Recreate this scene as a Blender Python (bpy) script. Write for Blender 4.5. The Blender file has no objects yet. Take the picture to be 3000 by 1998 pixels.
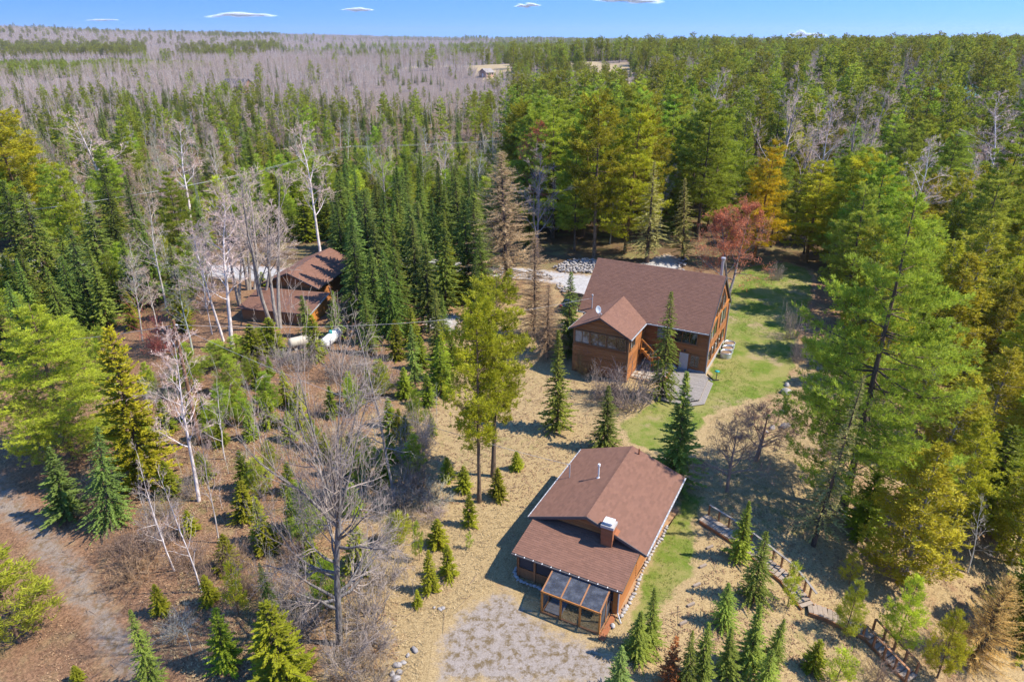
import bpy, math, random
import numpy as np
from mathutils import Vector

# ------------------------------------------------------------------ camera, sky, sun, exposure
scene = bpy.context.scene
COL = scene.collection
CAM_H = 27.0
PITCH = math.radians(23.8)
FPX = 2000.0                      # focal length in photograph pixels (3000 x 1998)

cam_data = bpy.data.cameras.new("camera")
cam_data.sensor_width = 36.0
cam_data.lens = 24.0
cam_data.clip_start = 0.5
cam_data.clip_end = 40000.0
cam = bpy.data.objects.new("camera", cam_data)
COL.objects.link(cam)
cam.location = (0, 0, CAM_H)
cam.rotation_euler = (math.radians(90) - PITCH, 0, 0)
scene.camera = cam

SUN_EL = math.radians(51.0)
SUN_AZ = math.radians(-8.0)        # direction to the sun, counted from +X towards +Y
world = bpy.data.worlds.new("World")
scene.world = world
world.use_nodes = True
wn = world.node_tree
wn.nodes.clear()
w_out = wn.nodes.new("ShaderNodeOutputWorld")
w_bg = wn.nodes.new("ShaderNodeBackground")
w_sky = wn.nodes.new("ShaderNodeTexSky")
w_sky.sky_type = 'NISHITA'
w_sky.sun_disc = False
w_sky.sun_elevation = SUN_EL
w_sky.sun_rotation = math.radians(90) - SUN_AZ
w_sky.altitude = 300
w_sky.air_density = 1.0
w_sky.dust_density = 0.0
w_sky.ozone_density = 3.0
w_tc = wn.nodes.new("ShaderNodeTexCoord")
w_map = wn.nodes.new("ShaderNodeMapping")
w_map.vector_type = 'POINT'
w_map.inputs['Scale'].default_value = (1, 1, 4.0)
w_map.inputs['Location'].default_value = (0, 0, 0.55)
w_nrm = wn.nodes.new("ShaderNodeVectorMath")
w_nrm.operation = 'NORMALIZE'
w_hsv = wn.nodes.new("ShaderNodeHueSaturation")
w_hsv.inputs['Saturation'].default_value = 1.22
w_hsv.inputs['Hue'].default_value = 0.505
wn.links.new(w_tc.outputs['Generated'], w_map.inputs['Vector'])
wn.links.new(w_map.outputs[0], w_nrm.inputs[0])
wn.links.new(w_nrm.outputs[0], w_sky.inputs['Vector'])
wn.links.new(w_sky.outputs[0], w_hsv.inputs['Color'])
wn.links.new(w_hsv.outputs[0], w_bg.inputs['Color'])
w_bg.inputs['Strength'].default_value = 0.14
wn.links.new(w_bg.outputs[0], w_out.inputs['Surface'])

sun_data = bpy.data.lights.new("sun", 'SUN')
sun_data.energy = 3.0
sun_data.angle = math.radians(0.55)
sun_data.color = (1.0, 0.92, 0.78)
sun = bpy.data.objects.new("sun", sun_data)
COL.objects.link(sun)
SUN_DIR = Vector((math.cos(SUN_EL) * math.cos(SUN_AZ), math.cos(SUN_EL) * math.sin(SUN_AZ), math.sin(SUN_EL)))
sun.rotation_euler = SUN_DIR.to_track_quat('Z', 'Y').to_euler()
sun.location = (60, 20, 80)

scene.view_settings.view_transform = 'Standard'
scene.view_settings.look = 'None'
scene.view_settings.gamma = 1.0
scene.view_settings.exposure = 1.6
scene.view_settings.use_curve_mapping = False
scene.cycles.max_bounces = 5
scene.cycles.diffuse_bounces = 3
scene.cycles.glossy_bounces = 2
scene.cycles.transmission_bounces = 3
scene.cycles.transparent_max_bounces = 8
scene.cycles.volume_bounces = 0
scene.cycles.caustics_reflective = False
scene.cycles.caustics_refractive = False
scene.cycles.use_denoising = True

RNG = np.random.default_rng(7)
random.seed(7)

# ------------------------------------------------------------------ terrain and pixel helpers
def sstep(x):
    x = np.clip(x, 0, 1)
    return x * x * (3 - 2 * x)

def vnoise(x, y, s, seed):
    """smooth value noise"""
    x = np.asarray(x, float) / s + seed * 17.31
    y = np.asarray(y, float) / s - seed * 9.73
    xi = np.floor(x); yi = np.floor(y)
    xf = x - xi; yf = y - yi
    def hsh(a, b):
        v = np.sin(a * 127.1 + b * 311.7 + seed * 74.7) * 43758.5453
        return v - np.floor(v)
    ux = xf * xf * (3 - 2 * xf); uy = yf * yf * (3 - 2 * yf)
    a = hsh(xi, yi); b = hsh(xi + 1, yi); c = hsh(xi, yi + 1); d = hsh(xi + 1, yi + 1)
    return (a * (1 - ux) + b * ux) * (1 - uy) + (c * (1 - ux) + d * ux) * uy

def fbm(x, y, s, seed, n=4):
    t = 0; a = 0.5
    for i in range(n):
        t = t + a * vnoise(x, y, s / 2 ** i, seed + i); a *= 0.5
    return t

def tz(x, y):
    x = np.asarray(x, float); y = np.asarray(y, float)
    s = np.maximum((x - 14) * .75 - (y - 34) * .66, 0)
    z = -np.minimum(0.30 * s * s / (s + 3), 7.0)
    s2 = np.maximum((-x - 19) * .8 - (y - 46) * .45, 0)
    z = z - np.minimum(0.16 * s2 * s2 / (s2 + 4), 2.2)
    r = np.hypot(x, y) + 1e-6
    az = x / np.maximum(np.abs(y), 1)
    z = z + 11 * sstep((y - 115) / 170) * sstep((az + 0.1) / 0.65) * sstep((1600 - r) / 900)
    flat = sstep((np.hypot(x - 6, y - 46) - 24) / 14)
    z = z + flat * (fbm(x, y, 22, 3, 3) - .45) * 1.1
    top = np.where(az < 0, 14 + 78 * np.minimum(-az, 1.0) ** 1.3, 14 - 6 * np.minimum(az, 1.0))
    z = z + 10 * np.exp(-((x - 20) / 170) ** 2 - ((y - 560) / 110) ** 2)
    hill = sstep((r - 1300) / 1900)
    z = z + hill * (top + (fbm(x, y, 700, 11, 4) - .45) * 56)
    z = z + sstep((r - 300) / 500) * (fbm(x, y, 260, 5, 3) - .45) * 10
    return z

CP, SP = math.cos(PITCH), math.sin(PITCH)
def ray(u, v):
    a = (u - 1500) / FPX; b = -(v - 999) / FPX
    return np.array([a, CP + b * SP, -SP + b * CP])

def P(u, v, z=0.0):
    d = ray(u, v)
    t = (z - CAM_H) / d[2]
    return np.array([d[0] * t, d[1] * t, z])

def G(u, v):
    """point of the terrain seen at a photograph pixel"""
    z = 0.0
    for _ in range(25):
        p = P(u, v, z); z = float(tz(p[0], p[1]))
    return np.array([p[0], p[1], z])

def Q(p):
    x, y, z = p[0], p[1], p[2] - CAM_H
    dep = y * CP - z * SP; up = y * SP + z * CP
    return 1500 + FPX * x / dep, 999 - FPX * up / dep

def height_for(base, vtop):
    lo, hi = 0.2, 60.0
    for _ in range(40):
        m = (lo + hi) / 2
        if Q((base[0], base[1], base[2] + m))[1] > vtop: lo = m
        else: hi = m
    return lo

# ------------------------------------------------------------------ materials
MATS = {}
def new_mat(name):
    m = bpy.data.materials.new(name); m.use_nodes = True
    nt = m.node_tree; nt.nodes.clear()
    o = nt.nodes.new("ShaderNodeOutputMaterial")
    MATS[name] = m
    return m, nt, o

def N(nt, typ, **kw):
    n = nt.nodes.new(typ)
    for k, v in kw.items():
        if k.startswith('_'): setattr(n, k[1:], v)
        else: n.inputs[k.replace('__', ' ')].default_value = v
    return n

def mixc(nt, fac, a, b, mode='MIX'):
    n = nt.nodes.new("ShaderNodeMix"); n.data_type = 'RGBA'; n.blend_type = mode
    n.clamp_factor = True
    for sock, val in ((n.inputs[0], fac), (n.inputs[6], a), (n.inputs[7], b)):
        if hasattr(val, 'default_value') or hasattr(val, 'is_linked'): nt.links.new(val, sock)
        elif isinstance(val, (int, float)): sock.default_value = val
        else: sock.default_value = (*val, 1) if len(val) == 3 else val
    return n.outputs[2]

def math_n(nt, op, a, b=0.0, c=None, clamp=False):
    n = nt.nodes.new("ShaderNodeMath"); n.operation = op; n.use_clamp = clamp
    for i, val in enumerate((a, b, c)):
        if val is None: continue
        if isinstance(val, (int, float)): n.inputs[i].default_value = val
        else: nt.links.new(val, n.inputs[i])
    return n.outputs[0]

def ramp(nt, fac, lo, hi):
    n = nt.nodes.new("ShaderNodeMapRange"); n.interpolation_type = 'SMOOTHSTEP'
    nt.links.new(fac, n.inputs[0]); n.inputs[1].default_value = lo; n.inputs[2].default_value = hi
    return n.outputs[0]

def noise(nt, scale, detail=4.0, rough=0.6, vec=None, dist=0.0):
    n = N(nt, "ShaderNodeTexNoise", Scale=scale, Detail=detail, Roughness=rough, Distortion=dist)
    if vec is not None: nt.links.new(vec, n.inputs['Vector'])
    return n.outputs['Fac']

def position(nt):
    return nt.nodes.new("ShaderNodeNewGeometry").outputs['Position']

def objcoord(nt):
    return nt.nodes.new("ShaderNodeTexCoord").outputs['Object']

def attr(nt, name):
    n = nt.nodes.new("ShaderNodeAttribute"); n.attribute_name = name
    return n.outputs['Fac']

def bump(nt, h, strength=0.4, dist=0.05):
    b = N(nt, "ShaderNodeBump", Strength=strength, Distance=dist)
    nt.links.new(h, b.inputs['Height'])
    return b.outputs[0]

def principled(nt, out, col, rough=0.8, spec=0.3, metal=0.0, normal=None):
    b = N(nt, "ShaderNodeBsdfPrincipled", Roughness=rough, Metallic=metal)
    b.inputs['Specular IOR Level'].default_value = spec
    if isinstance(col, (tuple, list)): b.inputs['Base Color'].default_value = (*col[:3], 1)
    else: nt.links.new(col, b.inputs['Base Color'])
    if normal is not None: nt.links.new(normal, b.inputs['Normal'])
    if out is not None: nt.links.new(b.outputs[0], out.inputs[0])
    return b

def simple(name, col, rough=0.7, var=0.25, scale=3.0, spec=0.3, metal=0.0, bmp=0.0):
    m, nt, o = new_mat(name)
    v = objcoord(nt)
    n1 = noise(nt, scale, 5, 0.65, v)
    c = mixc(nt, n1, tuple(x * (1 - var) for x in col), tuple(min(x * (1 + var), 1) for x in col))
    oi = nt.nodes.new("ShaderNodeObjectInfo")
    f = math_n(nt, 'MULTIPLY_ADD', oi.outputs['Random'], var * 0.8, 1 - var * 0.4)
    hs = nt.nodes.new("ShaderNodeHueSaturation")
    nt.links.new(c, hs.inputs['Color']); nt.links.new(f, hs.inputs['Value'])
    principled(nt, o, hs.outputs[0], rough, spec, metal, bump(nt, n1, bmp, 0.02) if bmp else None)
    return m

def foliage(name, dark, light, transl=0.28, hue=0.011):
    """needles: colour from per-spray variation, per-tree tint and patches"""
    m, nt, o = new_mat(name)
    v = attr(nt, 'var')
    c = mixc(nt, v, dark, light)
    pn = noise(nt, 0.55, 3, 0.6, position(nt))
    c = mixc(nt, ramp(nt, pn, .35, .7), c, mixc(nt, 0.55, c, tuple(x * 1.5 for x in light)))
    oi = nt.nodes.new("ShaderNodeObjectInfo")
    hs = nt.nodes.new("ShaderNodeHueSaturation")
    nt.links.new(c, hs.inputs['Color'])
    nt.links.new(math_n(nt, 'MULTIPLY_ADD', oi.outputs['Random'], hue * 2, 0.5 - hue), hs.inputs['Hue'])
    nt.links.new(math_n(nt, 'MULTIPLY_ADD', oi.outputs['Random'], .5, .78), hs.inputs['Value'])
    col = mixc(nt, 1.0, hs.outputs[0], oi.outputs['Color'], 'MULTIPLY')
    b = principled(nt, None, col, 0.62, 0.25)
    t = nt.nodes.new("ShaderNodeBsdfTranslucent"); nt.links.new(col, t.inputs[0])
    mx = nt.nodes.new("ShaderNodeMixShader"); mx.inputs[0].default_value = transl
    nt.links.new(b.outputs[0], mx.inputs[1]); nt.links.new(t.outputs[0], mx.inputs[2])
    nt.links.new(mx.outputs[0], o.inputs[0])
    return m

def bark(name, col, col2, scale=6.0, tint=True):
    m, nt, o = new_mat(name)
    v = objcoord(nt)
    mp = N(nt, "ShaderNodeMapping", Scale=(1, 1, 0.3)); nt.links.new(v, mp.inputs[0])
    n1 = noise(nt, scale, 5, .7, mp.outputs[0])
    c = mixc(nt, ramp(nt, n1, .35, .65), col, col2)
    if tint:
        oi = nt.nodes.new("ShaderNodeObjectInfo")
        c = mixc(nt, 1.0, c, oi.outputs['Color'], 'MULTIPLY')
    principled(nt, o, c, 0.9, 0.15)
    return m

foliage('spruce_needles', (.112, .150, .032), (.262, .315, .058), .45)
foliage('fir_needles', (.160, .190, .012), (.365, .385, .028), .45)
foliage('white_pine_needles', (.165, .205, .020), (.400, .440, .046), .48)
foliage('red_pine_needles', (.165, .168, .011), (.375, .355, .026), .45)
foliage('cedar_sprays', (.240, .212, .012), (.480, .415, .030), .45)
foliage('far_spruce_needles', (.100, .135, .028), (.230, .280, .050), .44)
foliage('far_pine_needles', (.140, .172, .016), (.345, .380, .038), .46)
foliage('far_red_pine_needles', (.128, .134, .012), (.310, .305, .026), .45)
foliage('snag_needles', (.180, .170, .060), (.350, .320, .125), .4)
foliage('larch_twigs', (.28, .20, .105), (.54, .41, .225), .45)
foliage('maple_buds', (.33, .085, .035), (.50, .175, .09), .3)
foliage('dead_needles', (.26, .085, .02), (.46, .17, .05), .2)
bark('spruce_bark', (.13, .095, .075), (.06, .045, .036))
bark('pine_bark', (.20, .135, .10), (.09, .065, .05))
bark('grey_bark', (.34, .30, .27), (.17, .15, .135), 9)
bark('white_bark', (.62, .58, .53), (.30, .27, .25), 5)
bark('dark_bark', (.075, .062, .055), (.24, .22, .20), 7)
bark('twig_grey', (.36, .30, .26), (.24, .195, .165))
bark('twig_pink', (.50, .39, .325), (.36, .28, .235))
bark('twig_red', (.36, .20, .15), (.26, .15, .115))
bark('twig_rose', (.46, .30, .255), (.34, .215, .18))
bark('twig_brown', (.30, .205, .145), (.20, .135, .10))
bark('pole_wood', (.24, .125, .075), (.13, .075, .05), 8, False)

# ------------------------------------------------------------------ object helpers
def tag(o, label=None, cat=None, group=None, kind=None):
    if label: o['label'] = label
    if cat: o['category'] = cat
    if group: o['group'] = group
    if kind: o['kind'] = kind
    return o

def empty(name, loc, rz=0.0, label=None, cat=None, group=None):
    o = bpy.data.objects.new(name, None)
    o.empty_display_size = 0.3
    COL.objects.link(o)
    o.location = [float(c) for c in loc]; o.rotation_euler = (0, 0, rz)
    return tag(o, label, cat, group)

def link(name, mesh, parent=None, loc=(0, 0, 0), rot=(0, 0, 0)):
    o = bpy.data.objects.new(name, mesh)
    COL.objects.link(o)
    o.location = [float(c) for c in loc]; o.rotation_euler = rot
    if parent is not None: o.parent = parent
    return o

class MB:
    """collects polygons of one mesh"""
    def __init__(self):
        self.v = []; self.n = 0; self.f3 = []; self.f4 = []; self.m3 = []; self.m4 = []; self.var = []
    def add(self, verts, tris=None, quads=None, mat=0, var=None):
        verts = np.asarray(verts, float).reshape(-1, 3)
        if tris is not None and len(tris):
            t = np.asarray(tris, int).reshape(-1, 3) + self.n
            self.f3.append(t); self.m3.append(np.full(len(t), mat))
        if quads is not None and len(quads):
            q = np.asarray(quads, int).reshape(-1, 4) + self.n
            self.f4.append(q); self.m4.append(np.full(len(q), mat))
        self.v.append(verts); self.n += len(verts)
        if var is None: self.var.append(np.full(len(verts), .5))
        elif np.ndim(var) == 0: self.var.append(np.full(len(verts), float(var)))
        else: self.var.append(np.asarray(var, float))
        return self
    def box(self, x0, x1, y0, y1, z0, z1, mat=0, var=None):
        v = [(x0, y0, z0), (x1, y0, z0), (x1, y1, z0), (x0, y1, z0), (x0, y0, z1), (x1, y0, z1), (x1, y1, z1), (x0, y1, z1)]
        return self.add(v, quads=[(3, 2, 1, 0), (4, 5, 6, 7), (0, 1, 5, 4), (1, 2, 6, 5), (2, 3, 7, 6), (3, 0, 4, 7)], mat=mat, var=var)
    def beam(self, p0, p1, w, h, mat=0, up=(0, 0, 1), var=None):
        """rectangular bar between two points"""
        p0 = np.array(p0, float); p1 = np.array(p1, float)
        d = p1 - p0; d /= np.linalg.norm(d); up = np.array(up, float)
        s = np.cross(d, up)
        if np.linalg.norm(s) < 1e-4: s = np.cross(d, (1, 0, 0))
        s /= np.linalg.norm(s); t = np.cross(s, d)
        v = [p + s * a * w / 2 + t * b * h / 2 for p in (p0, p1) for a, b in ((-1, -1), (1, -1), (1, 1), (-1, 1))]
        return self.add(v, quads=[(0, 1, 2, 3), (7, 6, 5, 4), (0, 4, 5, 1), (1, 5, 6, 2), (2, 6, 7, 3), (3, 7, 4, 0)], mat=mat, var=var)
    def tube(self, p0, p1, r0, r1=None, n=10, mat=0, cap=True, var=None):
        r1 = r0 if r1 is None else r1
        p0 = np.array(p0, float); p1 = np.array(p1, float)
        d = p1 - p0; d /= np.linalg.norm(d)
        a = np.array((1, 0, 0)) if abs(d[0]) < .8 else np.array((0, 1, 0))
        s = np.cross(d, a); s /= np.linalg.norm(s); t = np.cross(d, s)
        an = np.arange(n) * 2 * math.pi / n
        ring = np.cos(an)[:, None] * s + np.sin(an)[:, None] * t
        v = np.vstack([p0 + ring * r0, p1 + ring * r1, [p0], [p1]])
        q = [(i, (i + 1) % n, n + (i + 1) % n, n + i) for i in range(n)]
        tr = []
        if cap:
            tr = [(2 * n, (i + 1) % n, i) for i in range(n)] + [(2 * n + 1, n + i, n + (i + 1) % n) for i in range(n)]
        return self.add(v, tris=tr, quads=q, mat=mat, var=var)
    def path(self, pts, r, n=6, mat=0):
        for a, b in zip(pts[:-1], pts[1:]): self.tube(a, b, r, r, n, mat)
        return self
    def prism(self, poly, axis, a0, a1, mat=0):
        """polygon in the plane across an axis ('x': (y,z), 'y': (x,z), 'z': (x,y)), extruded a0..a1"""
        def pt(p, a):
            return {'x': (a, p[0], p[1]), 'y': (p[0], a, p[1]), 'z': (p[0], p[1], a)}[axis]
        n = len(poly)
        v = [pt(p, a0) for p in poly] + [pt(p, a1) for p in poly]
        q = [(i, (i + 1) % n, n + (i + 1) % n, n + i) for i in range(n)]
        tr = [(0, i + 1, i) for i in range(1, n - 1)] + [(n, n + i, n + i + 1) for i in range(1, n - 1)]
        return self.add(v, tris=tr, quads=q, mat=mat)
    def lathe(self, prof, n=16, mat=0, center=(0, 0, 0)):
        an = np.arange(n) * 2 * math.pi / n
        k = len(prof)
        v = np.array([(r * math.cos(a) + center[0], r * math.sin(a) + center[1], z + center[2]) for r, z in prof for a in an])
        q = [(j * n + i, j * n + (i + 1) % n, (j + 1) * n + (i + 1) % n, (j + 1) * n + i) for j in range(k - 1) for i in range(n)]
        return self.add(v, quads=q, mat=mat)
    def mesh(self, name, mats, smooth=False):
        me = bpy.data.meshes.new(name)
        v = np.vstack(self.v)
        f3 = np.vstack(self.f3) if self.f3 else np.zeros((0, 3), int)
        f4 = np.vstack(self.f4) if self.f4 else np.zeros((0, 4), int)
        me.vertices.add(len(v)); me.vertices.foreach_set('co', v.astype(np.float32).ravel())
        nl = f3.size + f4.size
        me.loops.add(nl)
        me.loops.foreach_set('vertex_index', np.concatenate([f3.ravel(), f4.ravel()]).astype(np.int32))
        me.polygons.add(len(f3) + len(f4))
        st = np.concatenate([np.arange(len(f3)) * 3, f3.size + np.arange(len(f4)) * 4]).astype(np.int32)
        me.polygons.foreach_set('loop_start', st)
        mi = np.concatenate([np.concatenate(self.m3) if self.m3 else np.zeros(0), np.concatenate(self.m4) if self.m4 else np.zeros(0)]).astype(np.int32)
        me.polygons.foreach_set('material_index', mi)
        me.polygons.foreach_set('use_smooth', np.full(len(mi), bool(smooth)))
        for m in (mats if isinstance(mats, (list, tuple)) else [mats]):
            me.materials.append(MATS[m] if isinstance(m, str) else m)
        a = me.attributes.new('var', 'FLOAT', 'POINT')
        a.data.foreach_set('value', np.concatenate(self.var).astype(np.float32))
        me.update(calc_edges=True)
        me.validate()
        return me
    def obj(self, name, mats, parent=None, smooth=False, loc=(0, 0, 0), rot=(0, 0, 0)):
        return link(name, self.mesh(name, mats, smooth), parent, loc, rot)

# ------------------------------------------------------------------ ground materials
def dry_ground(nt):
    """matted dry grass, leaf litter and moss, as a colour and a height"""
    pos = position(nt)
    big = noise(nt, 0.09, 3, .55, pos)
    mid = noise(nt, 0.55, 5, .65, pos)
    fine = noise(nt, 7.0, 6, .75, pos, 0.6)
    mp = N(nt, "ShaderNodeMapping", Scale=(9, 22, 9), Rotation=(0, 0, .7)); nt.links.new(pos, mp.inputs[0])
    straw = noise(nt, 1.0, 5, .75, mp.outputs[0], 1.2)
    grass = mixc(nt, ramp(nt, straw, .28, .72), (.15, .10, .045), (.48, .355, .185))
    litter = mixc(nt, ramp(nt, fine, .3, .7), (.085, .044, .026), (.34, .195, .11))
    lf = attr(nt, 'litter')
    f = math_n(nt, 'ADD', math_n(nt, 'MULTIPLY', lf, 1.0), math_n(nt, 'MULTIPLY_ADD', mid, 1.6, -.8))
    c = mixc(nt, ramp(nt, f, .25, .75), grass, litter)
    moss = math_n(nt, 'MULTIPLY', ramp(nt, big, .50, .66), ramp(nt, noise(nt, 1.7, 4, .6, pos), .46, .62))
    c = mixc(nt, math_n(nt, 'MULTIPLY', moss, .55), c, mixc(nt, fine, (.06, .075, .016), (.17, .185, .045)))
    c = mixc(nt, math_n(nt, 'MULTIPLY', ramp(nt, noise(nt, 2.6, 5, .7, pos), .55, .75), .5), c, (.085, .052, .03))
    return c, math_n(nt, 'ADD', straw, fine)

m, nt, o = new_mat('dry_ground')
c, h = dry_ground(nt)
fl = attr(nt, 'floor')
pos = position(nt)
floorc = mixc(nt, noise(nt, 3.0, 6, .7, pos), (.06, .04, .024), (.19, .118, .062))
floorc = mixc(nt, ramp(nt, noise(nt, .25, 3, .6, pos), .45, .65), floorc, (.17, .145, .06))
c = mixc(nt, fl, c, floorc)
fr = attr(nt, 'far')
farc = mixc(nt, noise(nt, .012, 5, .65, pos), (.13, .10, .088), (.22, .175, .155))
c = mixc(nt, fr, c, farc)
fc = mixc(nt, noise(nt, .05, 5, .6, pos), (.24, .18, .10), (.42, .33, .20))
c = mixc(nt, attr(nt, 'field'), c, fc)
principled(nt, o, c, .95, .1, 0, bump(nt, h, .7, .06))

m, nt, o = new_mat('lawn')
c, h = dry_ground(nt)
pos = position(nt)
g = mixc(nt, noise(nt, 9, 6, .8, pos), (.052, .085, .008), (.175, .228, .030))
g = mixc(nt, ramp(nt, noise(nt, .38, 6, .72, pos), .40, .60), g, mixc(nt, noise(nt, 11, 5, .7, pos), (.11, .11, .022), (.32, .285, .10)))
g = mixc(nt, ramp(nt, noise(nt, .22, 5, .7, pos), .54, .66), g, mixc(nt, noise(nt, 12, 5, .7, pos), (.16, .12, .05), (.38, .30, .16)))
f = math_n(nt, 'MULTIPLY', ramp(nt, attr(nt, 'edge'), .0, 1.0), 1.25)
f = math_n(nt, 'ADD', f, math_n(nt, 'MULTIPLY_ADD', noise(nt, .9, 5, .7, pos), 1.5, -.95))
c = mixc(nt, ramp(nt, f, .05, .45), c, g)
principled(nt, o, c, .9, .15, 0, bump(nt, h, .6, .05))

def gravel_mat(name, a, b, blotch, amount):
    m, nt, o = new_mat(name)
    c, h = dry_ground(nt)
    pos = position(nt)
    vo = N(nt, "ShaderNodeTexVoronoi", Scale=14.0); nt.links.new(pos, vo.inputs['Vector'])
    fine = noise(nt, 18, 5, .8, pos)
    g = mixc(nt, ramp(nt, fine, .25, .75), a, b)
    g = mixc(nt, .35, g, mixc(nt, vo.outputs['Color'], a, b))
    sp = math_n(nt, 'MULTIPLY', ramp(nt, noise(nt, 2.2, 6, .75, pos), .45, .62), amount)
    g = mixc(nt, sp, g, mixc(nt, fine, tuple(x * .4 for x in blotch), blotch))
    f = math_n(nt, 'ADD', math_n(nt, 'MULTIPLY', attr(nt, 'edge'), 1.0), math_n(nt, 'MULTIPLY_ADD', noise(nt, 1.3, 7, .8, pos), 2.4, -1.35))
    c = mixc(nt, ramp(nt, f, -.1, .7), c, g)
    principled(nt, o, c, .95, .1, 0, bump(nt, fine, .6, .04))
gravel_mat('pad_gravel', (.155, .13, .11), (.36, .31, .275), (.19, .135, .07), 1.0)
gravel_mat('track_gravel', (.13, .10, .08), (.34, .28, .225), (.23, .155, .085), 1.0)
gravel_mat('road_gravel', (.27, .255, .25), (.48, .47, .465), (.26, .22, .18), .45)

# ------------------------------------------------------------------ ground sheet
def inpoly(x, y, poly):
    x = np.asarray(x); y = np.asarray(y)
    c = np.zeros(x.shape, bool)
    n = len(poly)
    for i in range(n):
        x0, y0 = poly[i][:2]; x1, y1 = poly[(i + 1) % n][:2]
        if y0 == y1: continue
        k = ((y0 > y) != (y1 > y)) & (x < (x1 - x0) * (y - y0) / (y1 - y0) + x0)
        c ^= k
    return c

def polydist(x, y, poly):
    d = np.full(np.shape(x), 1e9)
    n = len(poly)
    for i in range(n):
        ax, ay = poly[i][:2]; bx, by = poly[(i + 1) % n][:2]
        ex, ey = bx - ax, by - ay
        t = np.clip(((x - ax) * ex + (y - ay) * ey) / (ex * ex + ey * ey + 1e-9), 0, 1)
        d = np.minimum(d, np.hypot(x - ax - t * ex, y - ay - t * ey))
    return d

def gpoly(pts): return [tuple(G(u, v)) for u, v in pts]

FIELD = [tuple(G(u, v)) for u, v in [(1150, 200), (1300, 196), (1440, 200), (1520, 196), (1640, 200), (1850, 206), (1840, 220), (1650, 216), (1520, 208), (1440, 212), (1300, 207), (1160, 210)]]
YOUNG = [tuple(P(u, v, 0)) for u, v in [(-300, 181), (300, 181), (560, 186), (640, 200), (520, 212), (250, 224), (-300, 226)]]

def graded(lo, hi, step, out, k=1.14):
    a = list(np.arange(lo, hi + 1e-6, step))
    s = step; x = hi
    r = []
    while x < out:
        s *= k; x += s; r.append(x)
    return a, r
ax, axr = graded(-62, 62, .5, 11000)
xs = np.array([-v for v in reversed(axr)] + ax + axr)
ay, ayr = graded(14, 112, .5, 12000, 1.10)
_, byr = graded(-14, -13, .5, 3000, 1.3)
ys = np.array([-v for v in reversed(byr)][:-1] + ay + ayr)
gx, gy = np.meshgrid(xs, ys)
gz = tz(gx, gy)
nx, ny = len(xs), len(ys)
gb = MB()
idx = np.arange(nx * ny).reshape(ny, nx)
gb.add(np.stack([gx, gy, gz], -1).reshape(-1, 3), quads=np.stack([idx[:-1, :-1], idx[:-1, 1:], idx[1:, 1:], idx[1:, :-1]], -1).reshape(-1, 4))
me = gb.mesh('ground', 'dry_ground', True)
def setattr_f(me, name, val):
    a = me.attributes.new(name, 'FLOAT', 'POINT'); a.data.foreach_set('value', np.asarray(val, np.float32).ravel())
def litter_at(x, y):
    return np.clip(sstep((-x - 2) / 14) * .6 + sstep((y - 45) / 30) * .3 + .16 + sstep((x - 16) / 8) * .2, 0, 1)
setattr_f(me, 'litter', litter_at(gx, gy))
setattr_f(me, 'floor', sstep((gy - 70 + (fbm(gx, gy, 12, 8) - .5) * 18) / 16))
setattr_f(me, 'far', sstep((np.hypot(gx, gy) - 200) / 250))
setattr_f(me, 'field', np.clip(inpoly(gx, gy, FIELD), 0, 1))
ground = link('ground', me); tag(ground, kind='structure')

def sheet(name, polys, mat, off, res=.22, jag=.6, fade=1.6):
    b = MB(); e_all = []; l_all = []
    for poly in polys:
        p = np.array([q[:2] for q in poly])
        x0, y0 = p.min(0) - 1; x1, y1 = p.max(0) + 1
        gx, gy = np.meshgrid(np.arange(x0, x1, res), np.arange(y0, y1, res))
        d = polydist(gx, gy, poly) * np.where(inpoly(gx, gy, poly), 1, -1) + (fbm(gx, gy, 2.2, 4) - .45) * jag * 2
        keep = d > 0
        cell = keep[:-1, :-1] & keep[1:, :-1] & keep[:-1, 1:] & keep[1:, 1:]
        idx = np.arange(gx.size).reshape(gx.shape)
        q = np.stack([idx[:-1, :-1], idx[:-1, 1:], idx[1:, 1:], idx[1:, :-1]], -1)[cell]
        used = np.unique(q); remap = np.full(gx.size, -1); remap[used] = np.arange(len(used))
        vx = gx.ravel()[used]; vy = gy.ravel()[used]
        b.add(np.stack([vx, vy, tz(vx, vy) + off], -1), quads=remap[q])
        e_all.append(np.clip(d.ravel()[used] / fade, 0, 1)); l_all.append(litter_at(vx, vy))
    me = b.mesh(name, mat, True)
    setattr_f(me, 'edge', np.concatenate(e_all)); setattr_f(me, 'litter', np.concatenate(l_all))
    return tag(link(name, me), kind='structure')

LAWN = gpoly([(1795, 1240), (1900, 1175), (2050, 1110), (2080, 1000), (2110, 850), (2170, 780), (2300, 762), (2385, 790), (2400, 880),
              (2350, 960), (2350, 1080), (2300, 1160), (2190, 1190), (2080, 1230), (2070, 1290), (2020, 1350), (2010, 1430),
              (2085, 1450), (2065, 1560), (2085, 1640), (2030, 1730), (1960, 1800), (1890, 1860), (1820, 1880), (1790, 1850), (1880, 1650),
              (1960, 1440), (1930, 1340), (1820, 1300)])
PAD = gpoly([(1390, 1740), (1490, 1700), (1590, 1800), (1760, 1885), (1850, 1915), (1820, 2040), (1225, 2040), (1250, 1880), (1320, 1800)])
TRACK = gpoly([(-60, 1370), (40, 1380), (130, 1490), (250, 1590), (310, 1700), (430, 1870), (590, 2030), (320, 2030), (220, 1840), (130, 1700), (40, 1590), (-60, 1520)])
ROAD = gpoly([(-60, 735), (300, 765), (560, 772), (740, 775), (870, 785), (1010, 752), (1160, 748), (1320, 758), (1600, 790), (1760, 805), (1780, 850), (1700, 880), (1620, 835),
              (1320, 800), (1160, 795), (1010, 805), (860, 835), (700, 826), (500, 806), (300, 800), (-60, 790)])
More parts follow.
